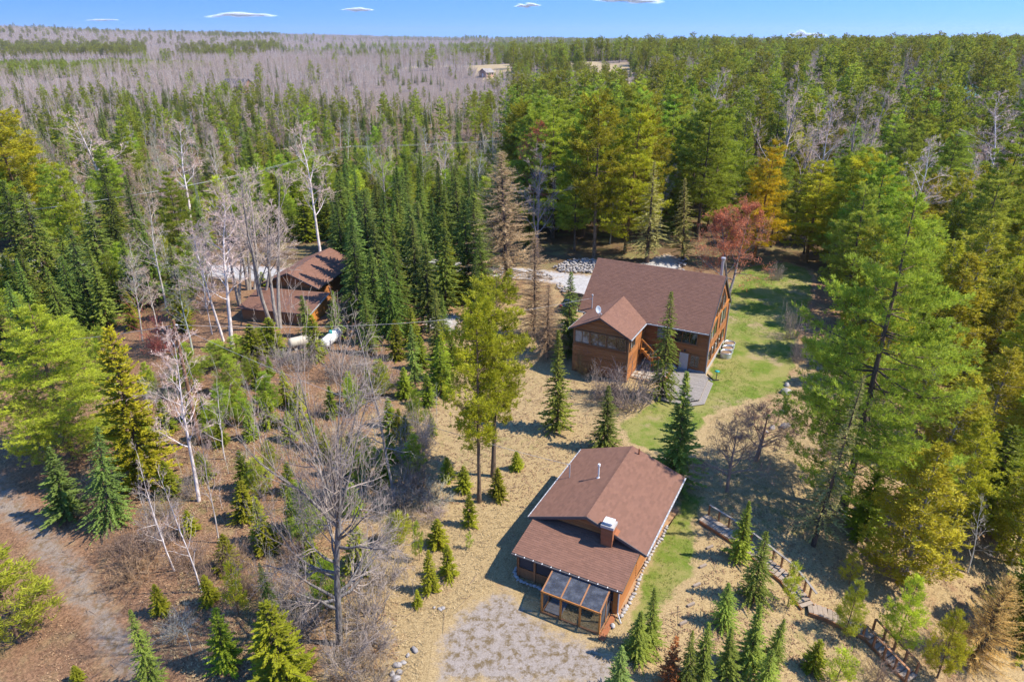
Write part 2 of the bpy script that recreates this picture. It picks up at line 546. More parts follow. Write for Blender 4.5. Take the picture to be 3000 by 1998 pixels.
ROAD2 = gpoly([(1740, 800), (1880, 765), (1960, 738), (2010, 765), (1995, 800), (1880, 805), (1770, 830)])
ROAD3 = gpoly([(1225, 915), (1350, 915), (1360, 985), (1235, 970)])
lawn = sheet('lawn', [LAWN], 'lawn', .012, fade=1.7)
sheet('gravel_pad', [PAD], 'pad_gravel', .012, fade=1.3)
sheet('gravel_track', [TRACK], 'track_gravel', .016)
sheet('gravel_road', [ROAD, ROAD2, ROAD3], 'road_gravel', .03, .35, .5)

# tufts of dry and green grass
def tufts(name, n, area, mat, ln, wd, lie, ok, seed):
    rng = np.random.default_rng(seed)
    x = rng.uniform(area[0], area[1], n); y = area[2] + (area[3] - area[2]) * rng.random(n) ** 1.3
    k = ok(x, y); x = x[k]; y = y[k]
    x = np.repeat(x, 4) + rng.normal(0, .06, len(x) * 4); y = np.repeat(y, 4) + rng.normal(0, .06, len(y) * 4)
    n = len(x); a = rng.random(n) * 6.283; el = rng.uniform(lie[0], lie[1], n); L = ln * rng.uniform(.5, 1.4, n)
    d = np.stack([np.cos(a) * np.cos(el), np.sin(a) * np.cos(el), np.sin(el)], -1) * L[:, None]
    wv = np.stack([-np.sin(a), np.cos(a), rng.normal(0, .4, n)], -1) * wd
    b0 = np.stack([x, y, tz(x, y) + .03], -1)
    v = np.stack([b0 - wv, b0 + wv, b0 + d], 1).reshape(-1, 3)
    bb = MB(); bb.add(v, tris=np.arange(n * 3).reshape(-1, 3), var=np.repeat(rng.random(n), 3))
    o = bb.obj(name, mat)
    return o

def straw_mat(name, a, b):
    m, nt, o = new_mat(name)
    c = mixc(nt, attr(nt, 'var'), a, b)
    principled(nt, o, c, .85, .15)
straw_mat('straw', (.20, .135, .065), (.56, .425, .23))
straw_mat('green_blades', (.055, .09, .01), (.22, .265, .045))
straw_mat('leaf_litter', (.13, .075, .042), (.40, .255, .145))
notfix = lambda x, y: ~(inpoly(x, y, PAD) | inpoly(x, y, TRACK) | inpoly(x, y, ROAD))
view = lambda x, y: (np.abs(x) < .80 * y + 4)
tag(tufts('dry_grass', 90000, (-46, 48, 20, 66), 'straw', .17, .012, (.1, .8), lambda x, y: notfix(x, y) & view(x, y) & ~inpoly(x, y, LAWN) & (fbm(x, y, 6, 21) > .36 + .2 * litter_at(x, y)), 1),
    'matted dry tan grass covering the clearing', 'grass', kind='stuff')
tag(tufts('lawn_grass', 60000, (0, 40, 20, 90), 'green_blades', .09, .012, (.5, 1.4), lambda x, y: inpoly(x, y, LAWN) & (polydist(x, y, LAWN) > .5) & (fbm(x, y, 3, 31) > .40), 2),
    'short green lawn grass around the house', 'grass', kind='stuff')
tag(tufts('fallen_leaves', 45000, (-46, 40, 20, 64), 'leaf_litter', .085, .032, (0., .5), lambda x, y: notfix(x, y) & view(x, y) & ~inpoly(x, y, LAWN) & (fbm(x, y, 6, 21) < .34 + .35 * litter_at(x, y)), 3),
    'brown fallen leaves lying under the bare trees', 'leaves', kind='stuff')

# ------------------------------------------------------------------ tree builders (every prototype is a pair of meshes of height 1 unit = metres given)
def unit(v): return v / (np.linalg.norm(v, axis=-1, keepdims=True) + 1e-9)

def kites(mb, B, D, W, var, mat=0, fold=0.0, rng=None):
    """many small leaf-shaped faces: base, side, tip, side"""
    n = len(B)
    mid = B + D * .45
    up = unit(np.cross(D, W)) * fold
    v = np.stack([B, mid + W + up, B + D, mid - W + up], 1).reshape(-1, 3)
    mb.add(v, quads=np.arange(n * 4).reshape(-1, 4), mat=mat, var=np.repeat(var, 4))

def trunk_tube(mb, h, r, rng, wob=.02, n=7, seg=6, mat=0, zend=1.0):
    zz = np.linspace(0, h * zend, seg + 1)
    off = np.cumsum(rng.normal(0, wob, (seg + 1, 2)), 0) * (h / seg); off -= off[0]
    rr = r * (1 - zz / h * .93); rr[0] *= 1.25
    an = np.arange(n) * 2 * math.pi / n
    v = np.array([(off[i, 0] + rr[i] * math.cos(a), off[i, 1] + rr[i] * math.sin(a), zz[i] - (.25 if i == 0 else 0)) for i in range(seg + 1) for a in an])
    q = [(j * n + i, j * n + (i + 1) % n, (j + 1) * n + (i + 1) % n, (j + 1) * n + i) for j in range(seg) for i in range(n)]
    mb.add(v, quads=q, mat=mat)
    return lambda z: np.stack([np.interp(z, zz, off[:, 0]), np.interp(z, zz, off[:, 1])], -1)

def tubes(mb, segs, mat=0, n=3):
    """prisms for a list of (p0, p1, r0, r1)"""
    if not len(segs): return
    p0 = np.array([s[0] for s in segs]); p1 = np.array([s[1] for s in segs])
    r0 = np.array([s[2] for s in segs])[:, None]; r1 = np.array([s[3] for s in segs])[:, None]
    d = unit(p1 - p0); a = np.where(np.abs(d[:, 2:3]) > .9, np.array([[1., 0, 0]]), np.array([[0, 0, 1.]]))
    s = unit(np.cross(d, a)); t = np.cross(d, s)
    rings = []
    for k in range(n):
        c, sn = math.cos(k * 2 * math.pi / n), math.sin(k * 2 * math.pi / n)
        rings.append(p0 + (s * c + t * sn) * r0)
    for k in range(n):
        c, sn = math.cos(k * 2 * math.pi / n), math.sin(k * 2 * math.pi / n)
        rings.append(p1 + (s * c + t * sn) * r1)
    v = np.stack(rings, 1).reshape(-1, 3)
    base = np.arange(len(segs))[:, None] * 2 * n
    q = np.concatenate([np.stack([base[:, 0] + k, base[:, 0] + (k + 1) % n, base[:, 0] + n + (k + 1) % n, base[:, 0] + n + k], -1) for k in range(n)])
    mb.add(v, quads=q, mat=mat)

def conifer(seed, h, r, levels, per, k, spray, wid, z0=.04, droop=.25, rise=.35, power=.85, gap=0.0, bark_m='spruce_bark', leaf_m='spruce_needles', rtr=None, thin=1.0, jitter=.22, top=.0, zn=.28):
    """spruce, fir, larch: whorled branches carrying flat sprays"""
    rng = np.random.default_rng(seed)
    tb = MB(); cb = MB()
    axis = trunk_tube(tb, h, rtr or h * .013, rng, .004)
    nb = int(levels * per)
    f = (np.arange(nb) + rng.random(nb)) / nb
    f = z0 + (1 - z0 - .012) * f ** .92
    z = f * h
    rel = (1 - f) / (1 - z0)
    L = r * np.power(rel, power) * rng.uniform(1 - jitter * 1.6, 1 + jitter, nb)
    L = L * (1 - gap * (rng.random(nb) < .3)) + .06
    L = L * (1 - top * np.exp(-((f - .1) / .12) ** 2))
    phi = np.arange(nb) * 2.399 + rng.normal(0, .5, nb)
    el = rise * (f - .35) + rng.normal(0, .10, nb)
    out = np.stack([np.cos(phi), np.sin(phi), np.zeros(nb)], -1)
    o = np.concatenate([axis(z), z[:, None]], -1)
    def pt(i, t):
        p = o[i] + out[i] * (L[i] * t * np.cos(el[i]))[:, None]
        p[:, 2] += L[i] * t * np.sin(el[i]) - droop * L[i] * t * t + .10 * L[i] * t ** 4
        return p
    segs = [(o[i] , pt(np.array([i]), np.array([.8]))[0], .012 + .012 * L[i], .006) for i in range(nb) if L[i] > .3]
    tubes(tb, segs)
    kk = np.maximum((k * np.clip(L / r, .25, 1)).astype(int), 3)
    i = np.repeat(np.arange(nb), kk * 2)
    t = rng.uniform(.12, 1.0, len(i)) ** .75
    side = rng.choice([-1, 1], len(i))
    lat = np.stack([-np.sin(phi[i]), np.cos(phi[i]), np.zeros(len(i))], -1)
    ang = rng.uniform(.35, 1.15, len(i)) * side * (1 - .5 * (t > .9))
    d = out[i] * np.cos(ang)[:, None] + lat * np.sin(ang)[:, None]
    d[:, 2] += rng.normal(-.05 + .25 * f[i], zn)
    d = unit(d)
    ln = (spray * (.55 + .6 * (1 - t)) * rng.uniform(.6, 1.25, len(i)) * np.clip(.45 + .6 * L[i] / r, .4, 1.1))
    B = pt(i, t) - d * (ln * .25)[:, None]
    Wd = unit(np.cross(d, rng.normal(0, .45, (len(i), 3)) + np.array([0, 0, 1.]))) * (wid * ln)[:, None] * thin
    var = np.clip(rng.normal(.45, .25, len(i)) + .25 * (t - .6), 0, 1)
    kites(cb, B, d * ln[:, None], Wd, var, fold=.02)
    # leader
    nl = 10
    B = np.repeat(np.array([[axis(np.array([h]))[0][0], axis(np.array([h]))[0][1], h * .985]]), nl, 0) - np.array([[0, 0, 1]]) * rng.random((nl, 1)) * h * .05
    d = unit(rng.normal(0, .5, (nl, 3)) + np.array([0, 0, 1.1])) * spray * .5
    kites(cb, B, d, unit(np.cross(d, rng.normal(0, 1, (nl, 3)))) * wid * spray * .4, rng.random(nl))
    return dict(t=tb, c=cb, h=h, bark=[bark_m], leaf=[leaf_m])

def pine(seed, h, r, nb, tufts_n, blades, bl, bw, z0=.3, rise=.15, shape='white', bark_m='pine_bark', leaf_m='white_pine_needles', rtr=None, dead=8, up=.5, whorls=0, flat=1.0):
    """white and red pine: long limbs ending in tufts of needles"""
    rng = np.random.default_rng(seed)
    tb = MB(); cb = MB()
    axis = trunk_tube(tb, h, rtr or h * .014, rng, .008, 8, 8)
    f = z0 + (1 - z0 - .02) * (np.arange(nb) + rng.random(nb)) / nb
    if whorls:
        f = z0 + (1 - z0 - .02) * (np.floor((f - z0) / (1 - z0) * whorls) + .5 + rng.normal(0, .13, nb)) / whorls
        f = np.clip(f, z0, .985)
    if shape == 'white':
        prof = np.interp((f - z0) / (1 - z0), [0, .15, .4, .7, .9, 1], [.75, 1, .9, .6, .32, .10])
    elif shape == 'layer':
        prof = np.interp((f - z0) / (1 - z0), [0, .12, .35, .6, .8, .92, 1], [.7, .95, 1, .74, .42, .2, .05])
    else:
        prof = np.interp((f - z0) / (1 - z0), [0, .2, .5, .8, 1], [.55, .9, 1, .75, .25])
    L = r * prof * rng.uniform(.6, 1.2, nb)
    phi = np.arange(nb) * 2.399 + rng.normal(0, .6, nb)
    el = rise + rng.normal(0, .13, nb) + .5 * np.clip((f - .75) / .25, 0, 1)
    z = f * h
    out = np.stack([np.cos(phi), np.sin(phi), np.zeros(nb)], -1)
    o = np.concatenate([axis(z), z[:, None]], -1)
    def pt(i, t):
        p = o[i] + out[i] * (L[i] * t * np.cos(el[i]))[:, None]
        p[:, 2] += L[i] * t * np.sin(el[i]) - .18 * L[i] * t * (1 - t) * 1.2 + .06 * L[i] * t ** 3
        return p
    segs = []
    ar = np.arange(nb)
    for a, b in ((0, .35), (.35, .7), (.7, .95)):
        pa = pt(ar, np.full(nb, a)); pb = pt(ar, np.full(nb, b))
        segs += [(pa[i], pb[i], .010 + .011 * L[i] * (1 - a), .006 + .011 * L[i] * (1 - b)) for i in range(nb)]
    for _ in range(dead):
        zz = rng.uniform(.12, z0 + .1) * h; a = rng.random() * 6.28; l = r * rng.uniform(.2, .5)
        p = np.array([*axis(np.array([zz]))[0], zz]); segs.append((p, p + np.array([math.cos(a) * l, math.sin(a) * l, rng.normal(0, .15) * l]), .03, .008))
    nt_ = np.maximum((tufts_n * np.clip(L / r, .2, 1)).astype(int), 3)
    i = np.repeat(ar, nt_)
    t = rng.uniform(.10, 1.02, len(i)) ** .72
    lat = np.stack([-np.sin(phi[i]), np.cos(phi[i]), np.zeros(len(i))], -1)
    off = rng.normal(0, 1, len(i)) * .26 * L[i] * (1.15 - t * .7)
    root = pt(i, t)
    C = root + lat * off[:, None] + out[i] * (np.abs(off) * .5)[:, None]
    C[:, 2] += rng.normal(.04, .09 * flat, len(i)) * np.clip(L[i], .5, 2)
    sel = rng.random(len(i)) < .45
    segs += [(root[j], C[j], .010, .006) for j in np.nonzero(sel)[0]]
    tubes(tb, segs)
    j = np.repeat(np.arange(len(i)), blades)
    d = rng.normal(0, .75, (len(j), 3)) + out[i][j] * .55 + unit(lat * off[:, None] + 1e-6)[j] * .35
    d[:, 2] = np.abs(d[:, 2]) * .75 + up * .4 - .1
    d = unit(d) * (bl * rng.uniform(.6, 1.3, len(j)))[:, None]
    Wd = unit(np.cross(d, rng.normal(0, 1, (len(j), 3)))) * bw
    tv = rng.normal(.45, .22, len(i))
    kites(cb, C[j] + rng.normal(0, .06, (len(j), 3)), d, Wd, np.clip(tv[j] + rng.normal(0, .12, len(j)), 0, 1))
    return dict(t=tb, c=cb, h=h, bark=[bark_m], leaf=[leaf_m])

def bare(seed, h, r0, crown0=.35, crown_r=.28, n1=18, n2=6, n3=5, n4=3, fork=None, asc=.75, bark_m='grey_bark', twig_m='twig_grey', buds=None, stems=1, min_r=.010, wob=.12, bushy=False):
    """leafless tree: tapered trunk, limbs, twigs down to the fourth order"""
    rng = np.random.default_rng(seed)
    tb = MB(); cb = MB(); thick = []; thin = []; tips = []
    def rdir(d, ang):
        a = rng.normal(0, 1, 3); a -= d * (a @ d); a /= np.linalg.norm(a) + 1e-9
        return d * math.cos(ang) + a * math.sin(ang)
    def grow(p, d, L, r, lvl, nseg, grav):
        pts = [(p, r)]
        for s in range(nseg):
            d = d + rng.normal(0, wob, 3) + np.array([0, 0, grav / nseg]); d = d / np.linalg.norm(d)
            p = p + d * (L / nseg)
            rr = max(r * (1 - .85 * (s + 1) / nseg), min_r * .6)
            pts.append((p, rr))
            (thick if lvl < 2 else thin).append((pts[-2][0], pts[-1][0], pts[-2][1], pts[-1][1]))
        return pts, d
    def at(pts, t):
        k = min(int(t * (len(pts) - 1)), len(pts) - 2); u = t * (len(pts) - 1) - k
        q = pts[k][0] * (1 - u) + pts[k + 1][0] * u; rr = pts[k][1] * (1 - u) + pts[k + 1][1] * u
        dd = pts[k + 1][0] - pts[k][0]
        return q, rr, dd / (np.linalg.norm(dd) + 1e-9)
    def children(pts, L, lvl):
        cnt = {1: n2, 2: n3, 3: n4}.get(lvl, 0)
        for c in range(cnt):
            t = rng.uniform(.25, 1.0)
            q, rr, dd = at(pts, t)
            ang = rng.uniform(.45, 1.0)
            l = L * rng.uniform(.35, .62) * (1.15 - .45 * t)
            pp, de = grow(q, rdir(dd, ang), l, max(rr * .6, min_r), lvl + 1, 3 if lvl < 2 else 2, .22)
            if lvl >= 2: tips.append(pp[-1][0])
            children(pp, l, lvl + 1)
    for s in range(stems):
        lean = rng.normal(0, .05 if stems == 1 else .2, 3) + np.array([0, 0, 1.]); lean /= np.linalg.norm(lean)
        base = np.array([rng.normal(0, .25), rng.normal(0, .25), -.2]) if stems > 1 else np.array([0, 0, -.2])
        hh = h * (1 if s == 0 else rng.uniform(.65, .97))
        w0 = wob; wob_t = .035
        d = lean; p = base; pts = [(p, r0)]
        ns = 9
        for k in range(ns):
            d = d + rng.normal(0, wob_t, 3) + np.array([0, 0, .03]); d /= np.linalg.norm(d)
            p = p + d * (hh * (1 if fork is None else fork) / ns)
            rr = r0 * (1 - (.93 if fork is None else .45) * (k + 1) / ns); pts.append((p, rr))
            thick.append((pts[-2][0], pts[-1][0], pts[-2][1], pts[-1][1]))
        m = max(n1 // stems, 4)
        for c in range(m):
            if fork is None:
                t = crown0 + (1 - crown0) * (c + rng.random()) / m
                q, rr, dd = at(pts, min(t, .98))
                L = h * crown_r * (1.25 - t * .85) * rng.uniform(.6, 1.25)
                a = c * 2.399 + rng.normal(0, .4)
                e = asc * rng.uniform(.6, 1.25) + .25 * t
                dv = np.array([math.cos(a) * math.cos(e), math.sin(a) * math.cos(e), math.sin(e)])
                br = max(rr * .5, min_r * 1.5)
            else:
                a = c * 2.399 + rng.normal(0, .4)
                main = c < max(m // 3, 3)
                t = rng.uniform(.9, 1) if main else rng.uniform(crown0, .95)
                q, rr, dd = at(pts, t)
                L = h * ((1 - fork) * rng.uniform(.85, 1.1) if main else crown_r * rng.uniform(.7, 1.2))
                e = rng.uniform(.8, 1.3) if main else asc * rng.uniform(.2, 1.0)
                dv = np.array([math.cos(a) * math.cos(e), math.sin(a) * math.cos(e), math.sin(e)])
                br = rr * (.62 if main else .42)
            pp, de = grow(q, dv, L, br, 1, 5, .25)
            tips.append(pp[-1][0])
            children(pp, L, 1)
    tubes(tb, thick, n=6); tubes(cb, thin, n=3)
    leaf = [twig_m]
    if buds:
        T = np.array(tips); T = np.repeat(T, buds[1], 0) + rng.normal(0, buds[2], (len(T) * buds[1], 3))
        d = unit(rng.normal(0, 1, T.shape) + np.array([0, 0, .6])) * buds[3]
        kites(cb, T, d, unit(np.cross(d, rng.normal(0, 1, T.shape))) * buds[3] * .35, rng.random(len(T)), mat=1)
        leaf = [twig_m, buds[0]]
    return dict(t=tb, c=cb, h=h, bark=[bark_m], leaf=leaf)

def thicket(seed, r, h, stems, n2=6, twig_m='twig_brown', min_r=.008, n3=4, spread=1.0):
    """bushy leafless shrub of many stems"""
    rng = np.random.default_rng(seed)
    cb = MB(); tb = MB(); segs = []; main = []
    for s in range(stems):
        a = rng.random() * 6.283; rr = r * math.sqrt(rng.random()) * .35
        p = np.array([math.cos(a) * rr, math.sin(a) * rr, -.05])
        e = rng.uniform(.35, 1.35); d = np.array([math.cos(a) * math.cos(e) * spread, math.sin(a) * math.cos(e) * spread, math.sin(e)]); d /= np.linalg.norm(d)
        L = h * rng.uniform(.7, 1.15) if e > .8 else r * rng.uniform(.6, 1.0)
        pts = [p]
        for k in range(4):
            d = d + rng.normal(0, .16, 3) + np.array([0, 0, .02]); d /= np.linalg.norm(d); p = p + d * L / 4; pts.append(p)
            main.append((pts[-2], pts[-1], min_r * 2.2 * (1 - k * .2), min_r * 2.2 * (.8 - k * .2)))
        for c in range(n2):
            k = rng.integers(0, 4); q = pts[k] + (pts[k + 1] - pts[k]) * rng.random()
            dd = unit(d + rng.normal(0, .6, 3)); l = L * rng.uniform(.25, .5); q1 = q + dd * l
            segs.append((q, q1, min_r * 1.2, min_r * .7))
            for c3 in range(n3):
                q2 = q + dd * l * rng.uniform(.3, 1); d3 = unit(dd + rng.normal(0, .7, 3))
                segs.append((q2, q2 + d3 * l * rng.uniform(.35, .7), min_r * .9, min_r * .5))
    tubes(tb, main, n=4); tubes(cb, segs, n=3)
    return dict(t=tb, c=cb, h=h, bark=[twig_m], leaf=[twig_m])

PROTO = {}
def reg(kind, *trees):
    PROTO[kind] = []
    for k, d in enumerate(trees):
        tm = d['t'].mesh(kind + '_trunk', d['bark'], True); cm = d['c'].mesh(kind + '_crown', d['leaf'])
        co = np.vstack(d['c'].v)
        PROTO[kind].append(dict(t=tm, c=cm, h=d['h'], d=d, r=float(np.percentile(np.hypot(co[:, 0], co[:, 1]), 97)), j=None))

def joined(kind, k):
    """one mesh of trunk and crown, for trees too far off to show the two apart"""
    p = PROTO[kind][k]
    if p['j'] is None:
        d = p['d']; b = MB()
        for src, off in ((d['t'], 0), (d['c'], len(d['bark']))):
            b.v += src.v; b.var += src.var
            b.f3 += [f + b.n for f in src.f3]; b.f4 += [f + b.n for f in src.f4]
            b.m3 += [m_ + off for m_ in src.m3]; b.m4 += [m_ + off for m_ in src.m4]
            b.n += src.n
        p['j'] = b.mesh(kind + '_whole', d['bark'] + d['leaf'])
    return p['j']

reg('spruce', *[conifer(100 + i, 10, (1.95, 1.6, 2.3, 1.75, 2.1)[i], 44, 9, 27, .36, .20, power=(.8, .95, .72, .66, .88)[i], droop=(.3, .2, .4, .25, .34)[i], gap=(.15, .35, .3, .5, .2)[i], jitter=.32, z0=(.03, .05, .03, .09, .04)[i]) for i in range(5)])
reg('fir', *[conifer(200 + i, 5, 1.4, 27, 9, 26, .33, .21, z0=.03, droop=.1, rise=.5, power=.70, leaf_m='fir_needles') for i in range(3)])
reg('sapling', *[conifer(220 + i, 2.2, .8, 14, 8, 17, .25, .22, z0=.06, droop=.02, rise=.6, power=.7, leaf_m='fir_needles') for i in range(2)])
reg('larch', *[conifer(300 + i, 16, 3.7, 54, 9, 80, .55, .05, z0=.06, droop=.10, rise=.35, power=.62, leaf_m='larch_twigs', gap=.3, thin=.42, jitter=.35, zn=.7) for i in range(2)])
reg('larch_bush', conifer(320, 5, 1.9, 28, 9, 34, .5, .05, z0=.02, droop=-.1, rise=.9, power=.6, leaf_m='larch_twigs', thin=.45, zn=.6))
reg('snag_spruce', conifer(330, 14, 2.0, 38, 7, 20, .46, .14, z0=.12, droop=.35, rise=.2, leaf_m='snag_needles', gap=.5, thin=.8))
reg('dead_fir', conifer(340, 3, .8, 16, 8, 17, .30, .18, z0=.05, droop=.05, rise=.5, leaf_m='dead_needles'))
reg('white_pine', *[pine(400 + i, 17, 4.0, 90, 56, 13, .31, .030, z0=.09 + .05 * i, rise=.12, whorls=15 + i, flat=.6) for i in range(4)])
reg('young_pine', *[pine(420 + i, 6, 1.8, 48, 26, 11, .26, .021, z0=.08, rise=.45, up=.9) for i in range(3)])
reg('pine_sapling', *[pine(430 + i, 2.8, .9, 24, 12, 12, .19, .018, z0=.10, rise=.5, up=1.2, dead=0) for i in range(2)])
reg('red_pine', *[pine(440 + i, 16, 3.1, 62, 52, 14, .28, .030, z0=.30, rise=.2, shape='red', leaf_m='red_pine_needles', dead=14) for i in range(3)])
reg('cedar', *[pine(500 + i, 11, 2.5 + .3 * i, 84, 34, 10, .26, .040, z0=.05, rise=.35, leaf_m='cedar_sprays', bark_m='grey_bark', up=.1, dead=6) for i in range(3)])
reg('giant_pine', pine(480, 20, 6.0, 116, 104, 15, .27, .024, z0=.12, rise=.05, rtr=.34, whorls=15, flat=.45, shape='layer'))
reg('birch', *[bare(600 + i, 13, .13, .35, .24, 20, 6, 5, 3, bark_m='white_bark', twig_m='twig_pink') for i in range(3)])
reg('aspen_sapling', *[bare(620 + i, 6, .05, .25, .22, 14, 5, 4, 0, bark_m='white_bark', twig_m='twig_grey', min_r=.007) for i in range(3)])
reg('bare_maple', *[bare(640 + i, 13, .16, .30, .30, 22, 6, 6, 3, bark_m='grey_bark', twig_m='twig_pink', stems=3 - i, asc=.95) for i in range(2)])
reg('red_maple', bare(660, 9, .16, .18, .42, 26, 7, 6, 3, bark_m='grey_bark', twig_m='twig_red', buds=('maple_buds', 3, .10, .11), asc=.75, stems=2),
    bare(661, 10, .14, .3, .30, 20, 6, 5, 3, bark_m='grey_bark', twig_m='twig_red', buds=('maple_buds', 1, .10, .08), asc=.9))
reg('pink_maple', *[bare(670 + i, 12, .13, .3, .27, 20, 6, 6, 3, bark_m='grey_bark', twig_m='twig_rose', stems=1 + i, asc=.95) for i in range(2)])
reg('oak', bare(683, 17, .36, .30, .36, 26, 9, 7, 2, fork=.50, asc=.55, bark_m='dark_bark', twig_m='twig_grey', wob=.17, min_r=.013))
reg('dead_tree', bare(690, 15, .14, .3, .14, 22, 4, 3, 0, bark_m='grey_bark', twig_m='twig_grey', asc=.2, wob=.2))
reg('apple', *[bare(700 + i, 4.2, .14, .25, .55, 18, 8, 7, 3, bark_m='twig_brown', twig_m='twig_brown', asc=.55, wob=.22, min_r=.009) for i in range(2)])
reg('shrub', *[thicket(720 + i, 1.6, 1.5, 44) for i in range(2)])
reg('pink_shrub', *[thicket(730 + i, 1.6, 1.7, 40, twig_m='twig_grey') for i in range(2)])
reg('red_shrub', thicket(740, 1.2, 2.4, 34, twig_m='twig_red'))
# lighter versions for the distance
reg('far_spruce', *[conifer(800 + i, 11, 2.2, 22, 7, 10, .80, .26, droop=.3, leaf_m='far_spruce_needles') for i in range(2)])
reg('far_pine', *[pine(820 + i, 16, 3.6, 46, 17, 7, .60, .10, z0=.14, leaf_m='far_pine_needles') for i in range(2)])
reg('far_red_pine', *[pine(830 + i, 17, 2.8, 34, 15, 7, .56, .09, z0=.40, shape='red', leaf_m='far_red_pine_needles') for i in range(2)])
reg('far_birch', *[bare(840 + i, 14, .14, .4, .22, 16, 5, 4, 0, bark_m='white_bark', twig_m='twig_pink', min_r=.022) for i in range(3)])
reg('far_maple', *[bare(850 + i, 12, .16, .3, .32, 18, 6, 5, 0, bark_m='grey_bark', twig_m='twig_pink', min_r=.022) for i in range(2)])

COUNT = {}
def plant(name, kind, base, height, label, cat='tree', group=None, var=None, rz=None, width=1.0, tint=(1, 1, 1), whole=False, tilt=(0, 0)):
    p = PROTO[kind]
    k = (COUNT.get(kind, 0) if var is None else var) % len(p); COUNT[kind] = COUNT.get(kind, 0) + 1
    s = height / p[k]['h']
    rz = random.random() * 6.283 if rz is None else rz
    col = (*tint, 1)
    if whole:
        r = link(name, joined(kind, k), None, base, (0, 0, rz)); r.scale = (s * width, s * width, s); r.color = col
        return tag(r, label, cat, group)
    r = empty(name, base, rz, label, cat, group)
    r.rotation_euler = (tilt[0] + random.gauss(0, .03), tilt[1] + random.gauss(0, .03), rz)
    an_ = random.uniform(.92, 1.08)
    r.scale = (s * width * an_, s * width / an_, s)
    t = link('trunk', p[k]['t'], r); c = link('crown', p[k]['c'], r)
    t.color = c.color = col
    return r

# ------------------------------------------------------------------ building materials
m, nt, o = new_mat('shingles')
v = attr(nt, 'var'); oi = nt.nodes.new("ShaderNodeObjectInfo")
f = math_n(nt, 'FRACT', math_n(nt, 'ADD', v, oi.outputs['Random']))
c = mixc(nt, math_n(nt, 'MULTIPLY_ADD', f, .6, .2), (.145, .074, .050), (.245, .124, .083))
pn = noise(nt, 60, 4, .8, position(nt))
c = mixc(nt, ramp(nt, pn, .3, .7), mixc(nt, .4, c, (.075, .042, .034)), c)
pw = noise(nt, .6, 4, .6, position(nt))
c = mixc(nt, math_n(nt, 'MULTIPLY', pw, .4), c, (.19, .105, .08))
principled(nt, o, c, .92, .2, 0, bump(nt, pn, .3, .01))
m, nt, o = new_mat('log_siding')
oc = objcoord(nt); oi = nt.nodes.new("ShaderNodeObjectInfo")
mp = N(nt, "ShaderNodeMapping", Scale=(1.2, 1.2, 14)); nt.links.new(oc, mp.inputs[0])
g = noise(nt, 2.0, 5, .7, mp.outputs[0], .4)
c = mixc(nt, g, (.22, .085, .028), (.38, .155, .052))
hs = nt.nodes.new("ShaderNodeHueSaturation"); nt.links.new(c, hs.inputs['Color'])
nt.links.new(math_n(nt, 'MULTIPLY_ADD', oi.outputs['Random'], .35, .82), hs.inputs['Value'])
principled(nt, o, hs.outputs[0], .6, .3, 0, bump(nt, g, .2, .01))
simple('orange_wood', (0.440, 0.176, 0.040), .6, .25, 6)
simple('cedar_frame', (0.288, 0.132, 0.056), .65, .25, 6)
simple('trim_brown', (0.240, 0.120, 0.056), .6, .2, 6)
simple('dark_fascia', (.085, .075, .075), .6, .2, 5)
simple('white_gutter', (0.357, 0.357, 0.369), .4, .15, 5)
simple('weathered_deck', (0.230, 0.204, 0.184), .85, .28, 5)
simple('weathered_wood', (0.272, 0.216, 0.168), .85, .3, 5)
simple('foundation', (0.358, 0.339, 0.320), .9, .15, 4)
simple('border_stone', (0.346, 0.322, 0.305), .85, .3, 5, bmp=.4)
simple('rubble_stone', (0.283, 0.261, 0.245), .9, .35, 4, bmp=.4)
simple('boulder', (0.280, 0.258, 0.246), .9, .3, 3, bmp=.4)
simple('flagstone', (0.400, 0.344, 0.280), .9, .25, 4, bmp=.3)
simple('chimney_brick', (0.272, 0.100, 0.044), .9, .25, 9, bmp=.3)
simple('galvanized', (.50, .54, .58), .35, .2, 4, metal=.6)
simple('flue_metal', (.55, .52, .50), .4, .2, 4, metal=.5)
simple('white_paint', (0.640, 0.640, 0.632), .45, .08, 3)
simple('tan_paint', (0.448, 0.400, 0.320), .5, .2, 3)
simple('teal_plastic', (.02, .26, .26), .4, .1, 3)
simple('red_plastic', (.42, .05, .06), .4, .1, 3)
simple('soil', (0.240, 0.160, 0.096), .95, .35, 8, bmp=.5)
simple('dirt_strip', (0.336, 0.208, 0.112), .95, .35, 6, bmp=.5)
simple('dark_interior', (.035, .03, .03), .9, .2, 2)
simple('screen_mesh', (.05, .05, .058), .7, .2, 3)
simple('dish_grey', (.38, .42, .46), .4, .1, 3)
simple('wire_metal', (.30, .30, .31), .5, .1, 3)
simple('door_glass', (0.336, 0.336, 0.336), .25, .3, 1.5, spec=.6)
simple('car_paint', (.012, .012, .014), .15, .1, 3, spec=.7)
simple('tyre_rubber', (.02, .02, .02), .8, .1, 3)
simple('pink_wall', (0.416, 0.264, 0.200), .8, .15, 2)
simple('pale_roof', (0.250, 0.226, 0.211), .8, .15, 2)
simple('teal_roof', (.14, .40, .36), .5, .1, 2)
m, nt, o = new_mat('window_glass')
n1 = noise(nt, .9, 3, .6, objcoord(nt))
c = mixc(nt, ramp(nt, n1, .42, .62), (.016, .02, .02), (.20, .235, .24))  # pale patches paint bright reflections into the base colour of the dark glass
principled(nt, o, c, .04, .9)
m, nt, o = new_mat('greenhouse_glass')
tr = nt.nodes.new("ShaderNodeBsdfTransparent"); tr.inputs[0].default_value = (.72, .75, .80, 1)
pb = principled(nt, None, mixc(nt, ramp(nt, noise(nt, 2.2, 6, .75, position(nt)), .4, .7), (.09, .10, .125), (.22, .235, .27)), .65, .2)
